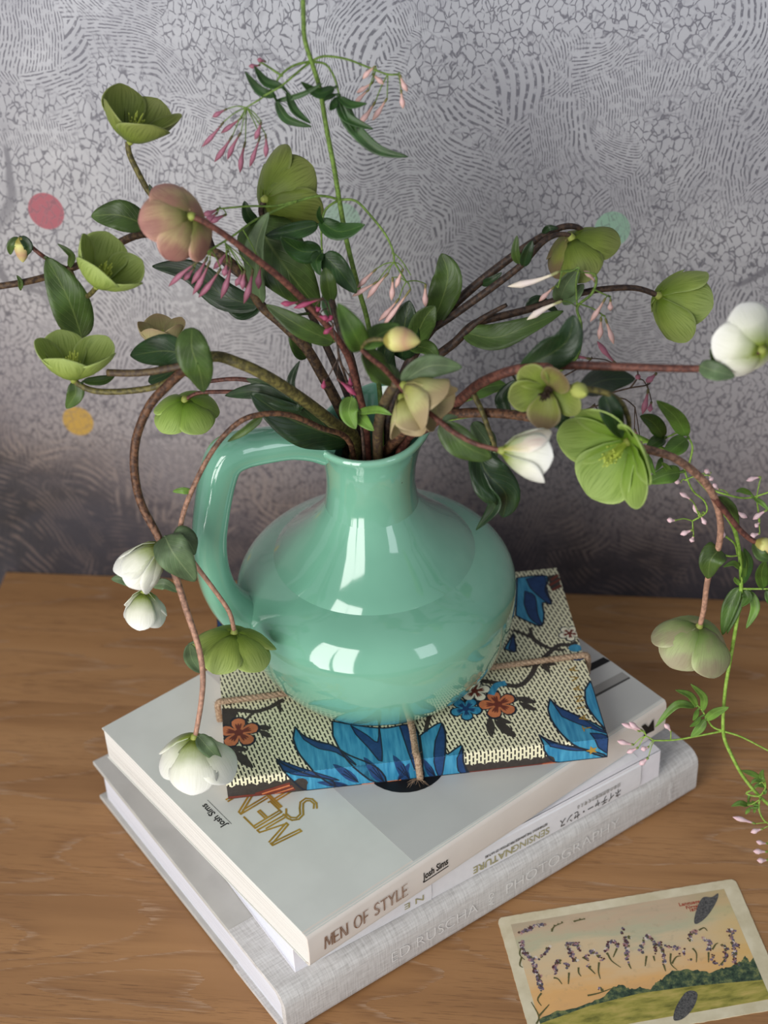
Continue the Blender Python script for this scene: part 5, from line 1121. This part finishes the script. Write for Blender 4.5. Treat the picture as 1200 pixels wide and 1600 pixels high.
# R4: lower dark stem to the green flower at the right
R4 = plant('hellebore_stem', 'dark hellebore stem bending over to a green flower with two broad sepals', P(618, 672, -0.172))
stem(R4, [(618, 672, -0.172), (648, 600, -0.164), (680, 560, -0.158), (712, 534, -0.154), (742, 506, -0.150), (792, 492, -0.146), (830, 482, -0.143), (879, 466, -0.140), (933, 453, -0.137), (992, 450, -0.134), (1029, 462, -0.132)], 0.0030, 0.0014, ST_DARK)
stem(R4, [(700, 545, -0.156), (742, 506, -0.152), (770, 488, -0.150), (792, 476, -0.149)], 0.0020, 0.0010, ST_DARK, 'branch', False)
flower(R4, (1029, 462, -0.132), (0.72, -0.22, -0.46), 90, (80, 14), PT_LIME, 0.7, 0.98)
leaf(R4, [(724, 518, -0.154), (770, 528, -0.160), (820, 512, -0.160), (880, 486, -0.152)], 42, LF_MID, 10, 0.14, 0.06, shape=0.7)
leaf(R4, [(876, 468, -0.143), (884, 446, -0.153), (905, 418, -0.155)], 34, LF_GREY, -15, name='bract')
leaf(R4, [(878, 470, -0.144), (898, 460, -0.148), (912, 444, -0.146)], 24, LF_GREY, 15, name='bract')
leaf(R4, [(822, 484, -0.140), (842, 470, -0.138), (874, 490, -0.136)], 18, LF_DARK, 0, name='bract')

# ------------------------------------------------------------------ jasmine
def spray(th, buds, Y, w, mat, r=0.00035, smat=None, hub=None, sx=1.0, Ys=0.010, fat=0.62):
    hubs = []
    for hx, hy in hub:
        n0 = near(th, P(hx, hy, Y)); a = n0[1]; h3 = P(hx, hy, a.y); hubs.append((hx, hy, a.y))
        if (h3 - a).length > n0[2]:
            b = MB(); b.tube([a, (a + h3) / 2, h3], [r * 1.5, r], 5, 3); b.build('side_stalk', smat or ST_JAS, th); reg(th, [a, h3], [r * 1.5, r])
    for bs, tp_ in buds:
        h0 = min(hubs, key=lambda q: math.hypot(q[0] - bs[0], q[1] - bs[1])); y2 = h0[2] + R_.uniform(-Ys, Ys) * 0.5
        bo = bud(th, bs, tp_, y2, w * R_.uniform(0.9, 1.1), mat, fat=fat); h3 = P(*h0)
        mid_ = P((h0[0] + bs[0]) / 2, (h0[1] + bs[1]) / 2 - 3, (h0[2] + y2) / 2)
        b = MB(); b.tube([h3, mid_, P(bs[0], bs[1], y2)], [r, r * 0.8], 5, 4); b.build('bud_stalk', smat or ST_JAS, bo)
def z3(o, s, L_): return [((o[0] + a / s, o[1] + b_ / s), (o[0] + c / s, o[1] + d / s)) for a, b_, c, d in L_]
J1 = plant('jasmine_vine', 'tall green jasmine vine climbing out of the jug with pink bud sprays', P(592, 672, -0.166))
stem(J1, [(596, 672, -0.166), (592, 600, -0.160), (575, 505, -0.152), (560, 450, -0.150), (542, 378, -0.148), (530, 312, -0.146), (522, 262, -0.145), (510, 200, -0.144), (500, 140, -0.143), (487, 97, -0.142), (476, 60, -0.141), (474, 20, -0.140), (472, -60, -0.138)], 0.0014, 0.0011, ST_JAS)
twig(J1, [[(485, 96, -0.142), (460, 102, -0.146), (440, 116, -0.150), (425, 138, -0.152), (408, 154, -0.154)], [(485, 97, -0.142), (466, 112, -0.148), (440, 134, -0.154), (412, 150, -0.156)], [(486, 97, -0.142), (505, 88, -0.140), (540, 92, -0.138), (575, 105, -0.137), (605, 116, -0.137), (622, 116, -0.137)], [(487, 97, -0.142), (508, 100, -0.140), (522, 120, -0.142), (530, 148, -0.146)], [(440, 118, -0.150), (420, 105, -0.148), (404, 95, -0.147)],
          [(530, 312, -0.146), (500, 306, -0.150), (460, 316, -0.156), (420, 334, -0.164), (395, 346, -0.172), (362, 370, -0.182), (330, 390, -0.190), (308, 408, -0.196)], [(530, 312, -0.146), (510, 326, -0.150), (503, 350, -0.152), (503, 390, -0.154), (510, 440, -0.156), (516, 460, -0.156)], [(532, 312, -0.146), (556, 314, -0.148), (580, 338, -0.152), (602, 366, -0.156), (614, 392, -0.158), (616, 410, -0.159)], [(462, 314, -0.156), (430, 322, -0.160), (390, 322, -0.166), (345, 326, -0.172)]], 0.0007, ST_JAS, 'side_stalk')
o2 = (300, 0)
spray(J1, z3(o2, 3, [(150, 570, 45, 690), (165, 510, 95, 550), (190, 635, 105, 760), (230, 620, 165, 750), (250, 665, 225, 810), (320, 640, 270, 785), (325, 570, 295, 655), (345, 630, 345, 740), (235, 550, 135, 625), (320, 305, 265, 310), (345, 290, 305, 278)]), -0.156, 8.5, BD_PINK, hub=[(408, 154), (385, 168), (404, 96)])
spray(J1, z3(o2, 3, [(860, 310, 800, 370), (850, 385, 770, 435), (830, 420, 760, 490), (860, 475, 775, 590), (915, 460, 845, 565), (845, 345, 900, 395), (975, 350, 1010, 430), (980, 420, 990, 510)]), -0.138, 8.5, BD_PALE, hub=[(588, 108), (606, 116), (622, 116)])
for pts, w in (([(430, 150), (405, 140), (383, 112)], 15), ([(442, 135), (415, 128), (397, 103)], 15), ([(432, 157), (448, 185), (487, 198)], 15), ([(448, 143), (460, 172), (486, 193)], 13), ([(522, 137), (498, 146), (470, 128)], 17), ([(430, 158), (470, 148), (505, 130)], 9), ([(530, 150), (540, 182), (583, 202)], 18), ([(531, 152), (546, 190), (588, 232), (638, 245)], 22), ([(530, 152), (548, 164), (573, 162)], 14), ([(528, 152), (520, 166), (515, 172)], 12), ([(524, 148), (512, 152), (506, 158)], 8), ([(530, 150), (548, 186), (556, 208)], 16)):
    leaf(J1, [(x, y, -0.146 - 0.004 * k) for k, (x, y) in enumerate(pts)], w, LF_JDARK, R_.uniform(-20, 20), 0.2, 0.03)
for pts, w in (([(497, 351), (455, 362), (415, 368)], 27), ([(500, 345), (530, 362), (570, 351)], 30), ([(502, 392), (470, 392), (438, 370)], 36), ([(506, 398), (528, 420), (557, 458)], 38), ([(512, 450), (514, 480), (520, 500)], 22), ([(503, 395), (494, 408), (500, 430)], 20), ([(505, 350), (498, 336), (500, 322)], 8)):
    leaf(J1, [(x, y, -0.154 - 0.005 * k) for k, (x, y) in enumerate(pts)], w, LF_JDARK, R_.uniform(-14, 14), 0.16, 0.05)
o6 = (230, 300)
spray(J1, z3(o6, 5, [(225, 440, 155, 500), (400, 540, 165, 740), (370, 590, 285, 690), (470, 510, 345, 720), (490, 540, 355, 805), (575, 600, 400, 825), (630, 460, 515, 605), (660, 545, 575, 835), (625, 550, 600, 660), (745, 625, 690, 735), (765, 610, 745, 765), (825, 600, 755, 875), (890, 570, 870, 760), (560, 130, 430, 180), (550, 160, 450, 225), (620, 175, 490, 240)]), -0.196, 10, BD_PINK, hub=[(308, 408), (330, 390), (352, 380), (345, 326), (378, 356)])
o4 = (350, 280)
spray(J1, z3(o4, 3, [(720, 480, 600, 550), (715, 420, 625, 510), (770, 440, 670, 560), (790, 460, 785, 570), (840, 420, 805, 510), (820, 560, 725, 665), (875, 515, 740, 695), (945, 490, 945, 600)]), -0.160, 9, BD_PALE, hub=[(616, 410), (612, 396), (635, 440)])
twig(J1, [[(614, 394, -0.158), (628, 408, -0.160), (642, 430, -0.161)]], 0.0004, ST_JAS, 'side_stalk')

J2 = plant('jasmine_vine', 'short dark jasmine sprig with deep pink buds among the stems in the jug', P(566, 676, -0.196))
stem(J2, [(566, 676, -0.196), (556, 640, -0.200), (540, 590, -0.204), (530, 558, -0.206), (528, 540, -0.206)], 0.0010, 0.0006, ST_DARK)
twig(J2, [[(528, 560, -0.206), (515, 585, -0.208), (506, 598, -0.208)], [(528, 560, -0.206), (528, 588, -0.208)], [(528, 560, -0.206), (542, 582, -0.206), (546, 588, -0.206)], [(528, 545, -0.206), (515, 490, -0.200), (506, 468, -0.200), (500, 466, -0.200)]], 0.0004, ST_DARK, 'side_stalk')
spray(J2, z3(o4, 3, [(350, 575, 265, 582), (455, 562, 325, 605), (430, 595, 450, 618), (440, 640, 490, 655), (480, 670, 508, 640), (515, 688, 465, 725), (470, 935, 464, 985), (530, 935, 622, 1015), (590, 920, 596, 980)]), -0.204, 9.5, BD_DEEP, hub=[(506, 468), (512, 482), (520, 506), (506, 596), (528, 586), (545, 586)], smat=ST_DARK)
for pts, w in (([(550, 620), (545, 645), (556, 670)], 30), ([(558, 642), (566, 655), (584, 673)], 22)):
    leaf(J2, [(x, y, -0.206 - 0.004 * k) for k, (x, y) in enumerate(pts)], w, LF_YOUNG, R_.uniform(-14, 14), 0.14, 0.05)
leaf(J2, [(557, 645, -0.203), (588, 640, -0.224), (612, 648, -0.228)], 13, LF_YOUNG, 5, 0.14, 0.05)

J3 = plant('jasmine_vine', 'trailing light green jasmine vine with blush buds falling past the books', P(636, 682, -0.172))
stem(J3, [(630, 684, -0.172), (680, 660, -0.182), (740, 648, -0.188), (800, 644, -0.192), (870, 654, -0.196), (940, 666, -0.198), (1000, 684, -0.200), (1060, 718, -0.200), (1105, 764, -0.200), (1128, 796, -0.200), (1147, 826, -0.202), (1156, 870, -0.204), (1158, 918, -0.206), (1153, 960, -0.208), (1143, 1020, -0.212), (1133, 1080, -0.216), (1130, 1142, -0.220), (1141, 1176, -0.224), (1166, 1220, -0.230), (1202, 1258, -0.236), (1240, 1280, -0.240)], 0.0014, 0.0009, ST_YOUNG)
twig(J3, [[(1060, 718, -0.200), (1105, 760, -0.204), (1140, 774, -0.206), (1170, 778, -0.206), (1210, 766, -0.206)], [(1076, 728, -0.200), (1082, 700, -0.198), (1076, 684, -0.196), (1068, 672, -0.194), (1040, 684, -0.194), (1004, 692, -0.196)], [(1070, 736, -0.202), (1082, 766, -0.204), (1100, 782, -0.204), (1104, 800, -0.205), (1082, 814, -0.206)], [(1158, 920, -0.206), (1180, 920, -0.206), (1210, 920, -0.206)], [(1130, 1142, -0.220), (1100, 1148, -0.222), (1055, 1156, -0.224), (1022, 1157, -0.226)], [(1130, 1142, -0.220), (1112, 1134, -0.220), (1096, 1108, -0.220), (1086, 1100, -0.220)], [(1132, 1143, -0.220), (1160, 1152, -0.222), (1210, 1178, -0.226)], [(1188, 1246, -0.236), (1186, 1265, -0.240), (1196, 1284, -0.246), (1215, 1290, -0.250)], [(1166, 1240, -0.234), (1186, 1244, -0.236), (1196, 1230, -0.236), (1194, 1216, -0.236)], [(1134, 838, -0.203), (1148, 850, -0.204), (1152, 866, -0.204)], [(1124, 865, -0.204), (1140, 869, -0.204), (1154, 868, -0.204)]], 0.0006, ST_YOUNG, 'side_stalk')
oA = (1000, 600)
spray(J3, z3(oA, 5.335, [(430, 970, 330, 905), (510, 1105, 445, 1005), (505, 1095, 552, 1172), (300, 1135, 225, 1130), (440, 1215, 335, 1255), (447, 1265, 425, 1320), (690, 1200, 690, 1290), (790, 1050, 895, 1115), (1010, 775, 885, 808), (1060, 1050, 940, 1130), (1000, 1245, 915, 1270), (590, 740, 540, 715), (575, 760, 605, 805), (340, 820, 295, 808), (660, 880, 610, 830), (1000, 1150, 960, 1195)]), -0.205, 8.5, BD_BLUSH, hub=[(1082, 814), (1100, 800), (1090, 800), (1128, 796), (1140, 774), (1070, 750), (1182, 778)], smat=ST_YOUNG, r=0.00035)
oB = (780, 380)
J4 = plant('jasmine_vine', 'jasmine sprig with cream and pink buds hanging between the hellebore stems', P(626, 676, -0.176))
stem(J4, [(626, 676, -0.176), (690, 640, -0.186), (770, 612, -0.192), (850, 590, -0.190), (900, 560, -0.182), (908, 510, -0.172), (902, 480, -0.166), (924, 460, -0.162), (932, 440, -0.160), (930, 428, -0.160)], 0.0010, 0.0006, ST_JAS)
spray(J4, z3(oB, 5, [(470, 222, 65, 338), (490, 452, 215, 600)]), -0.164, 11, BD_WHITE, hub=[(902, 480), (908, 425)], fat=0.75)
twig(J4, [[(902, 480, -0.166), (900, 440, -0.164), (905, 418, -0.163), (892, 424, -0.163), (878, 424, -0.164)], [(902, 474, -0.166), (926, 482, -0.164), (944, 494, -0.164)], [(928, 452, -0.162), (940, 458, -0.162), (954, 464, -0.162)]], 0.0005, ST_JAS, 'side_stalk')
spray(J4, z3(oB, 5, [(430, 340, 310, 455), (755, 310, 660, 215), (830, 430, 710, 615), (870, 440, 868, 530), (795, 580, 780, 755), (830, 590, 895, 790)]), -0.162, 9, BD_PALE, hub=[(902, 480), (944, 494), (932, 446), (954, 464), (872, 450)])
twig(J4, [[(770, 612, -0.192), (850, 600, -0.184), (905, 575, -0.180), (925, 560, -0.178)], [(850, 600, -0.184), (930, 616, -0.178), (985, 606, -0.176), (1010, 602, -0.176), (1016, 598, -0.176)], [(985, 606, -0.176), (996, 590, -0.176), (996, 578, -0.176)], [(870, 603, -0.182), (900, 640, -0.174), (930, 635, -0.174), (970, 622, -0.174), (992, 636, -0.174)]], 0.0005, ST_DARK, 'side_stalk')
oC = (780, 560)
spray(J4, [((924, 561), (874, 551)), ((888, 564), (868, 558)), ((964, 570), (933, 533))] + z3(oC, 4, [(932, 190, 895, 350), (952, 270, 940, 335), (595, 290, 510, 350), (620, 350, 560, 395), (545, 420, 380, 425), (540, 400, 430, 395), (845, 440, 890, 560), (885, 540, 900, 635), (880, 130, 862, 105), (985, 90, 915, 150)]), -0.176, 9.5, BD_PINK, hub=[(925, 560), (1010, 602), (985, 606), (930, 635), (992, 636), (900, 640)], smat=ST_DARK)
for pts, w, m_ in (([(1072, 680), (1056, 652), (1026, 626)], 27, LF_YOUNG), ([(1037, 682), (1020, 660), (1000, 650)], 26, LF_JAS), ([(1072, 686), (1054, 700), (1036, 714)], 30, LF_YOUNG), ([(1036, 684), (1024, 692), (1010, 700)], 22, LF_JAS), ([(1062, 738), (1040, 742), (1010, 754)], 28, LF_YOUNG), ([(1012, 712), (1016, 728), (1024, 742)], 11, LF_YOUNG), ([(1034, 716), (1030, 726), (1024, 736)], 9, LF_YOUNG), ([(1050, 740), (1042, 730), (1034, 722)], 9, LF_YOUNG), ([(880, 648), (850, 652), (824, 642)], 14, LF_YOUNG),
                   ([(1155, 918), (1140, 950), (1129, 992)], 24, LF_JAS), ([(1158, 922), (1152, 950), (1136, 990)], 14, LF_JAS), ([(1172, 924), (1180, 950), (1166, 982)], 15, LF_YOUNG), ([(1162, 922), (1168, 934), (1158, 948)], 16, LF_JAS), ([(1157, 889), (1146, 880), (1130, 886)], 9, LF_YOUNG), ([(1160, 912), (1170, 880), (1162, 856)], 15, LF_JDARK), ([(1162, 910), (1164, 880), (1158, 860)], 8, LF_JAS), ([(1193, 918), (1190, 895), (1196, 876)], 22, LF_JAS), ([(1198, 922), (1202, 936), (1204, 946)], 12, LF_JAS), ([(1156, 914), (1150, 906), (1148, 902)], 8, LF_YOUNG),
                   ([(1174, 772), (1160, 766), (1150, 768)], 9, LF_YOUNG), ([(1178, 778), (1190, 786), (1202, 798)], 8, LF_YOUNG)):
    leaf(J3, [(x, y, -0.204 - 0.004 * k) for k, (x, y) in enumerate(pts)], w, m_, R_.uniform(-14, 14), 0.16, 0.03)
oD = (950, 1020)
spray(J3, z3(oD, 4.212, [(210, 518, 88, 465), (225, 512, 140, 455), (415, 520, 372, 468), (170, 605, 60, 580), (200, 622, 122, 658), (270, 618, 215, 635), (265, 690, 205, 738)]), -0.226, 8.5, BD_BLUSH, hub=[(1022, 1157), (1010, 1150), (1048, 1156)], smat=ST_YOUNG, r=0.0003, Ys=0.004)
spray(J3, z3(oD, 4.212, [(970, 1125, 820, 1080), (1020, 1158, 938, 1182), (1050, 1255, 975, 1240), (1050, 1310, 955, 1305), (1055, 1362, 980, 1365)]), -0.252, 8.5, BD_BLUSH, hub=[(1215, 1290)], smat=ST_YOUNG, r=0.0003, Ys=0.004)
for pts, w in (([(570, 355), (450, 345), (310, 490)], 13), ([(585, 352), (540, 280), (445, 245)], 11), ([(622, 380), (630, 290), (545, 205)], 12), ([(592, 372), (580, 410), (560, 445)], 8), ([(640, 440), (600, 500), (545, 555)], 15), ([(645, 440), (710, 390), (795, 358)], 15), ([(610, 420), (580, 460), (540, 485)], 8)):
    leaf(J3, [(oD[0] + x / 4.212, oD[1] + y / 4.212, -0.220 - 0.003 * k) for k, (x, y) in enumerate(pts)], w, LF_YOUNG, R_.uniform(-14, 14), 0.16, 0.02)
for pts, w in (([(1000, 822), (940, 790), (880, 775)], 9), ([(1018, 832), (1010, 800), (1022, 768)], 8), ([(1012, 845), (970, 840), (940, 862)], 7), ([(1030, 880), (990, 870), (960, 888)], 7), ([(920, 1005), (870, 990), (812, 1010)], 9), ([(935, 1020), (920, 1040), (905, 1062)], 6), ([(968, 1010), (965, 1035), (962, 1055)], 5), ([(985, 1000), (960, 985), (945, 975)], 4), ([(960, 1000), (935, 990), (915, 980)], 4), ([(1040, 900), (1030, 920), (1020, 930)], 6)):
    leaf(J3, [(oD[0] + x / 4.212, oD[1] + y / 4.212, -0.234 - 0.002 * k) for k, (x, y) in enumerate(pts)], w, LF_YOUNG, R_.uniform(-14, 14), 0.16, 0.02)
twig(J3, [[(1196, 1230, -0.236), (1190, 1222, -0.236), (1180, 1232, -0.236)], [(1186, 1250, -0.238), (1176, 1256, -0.238), (1168, 1258, -0.238)]], 0.0004, ST_YOUNG, 'side_stalk')
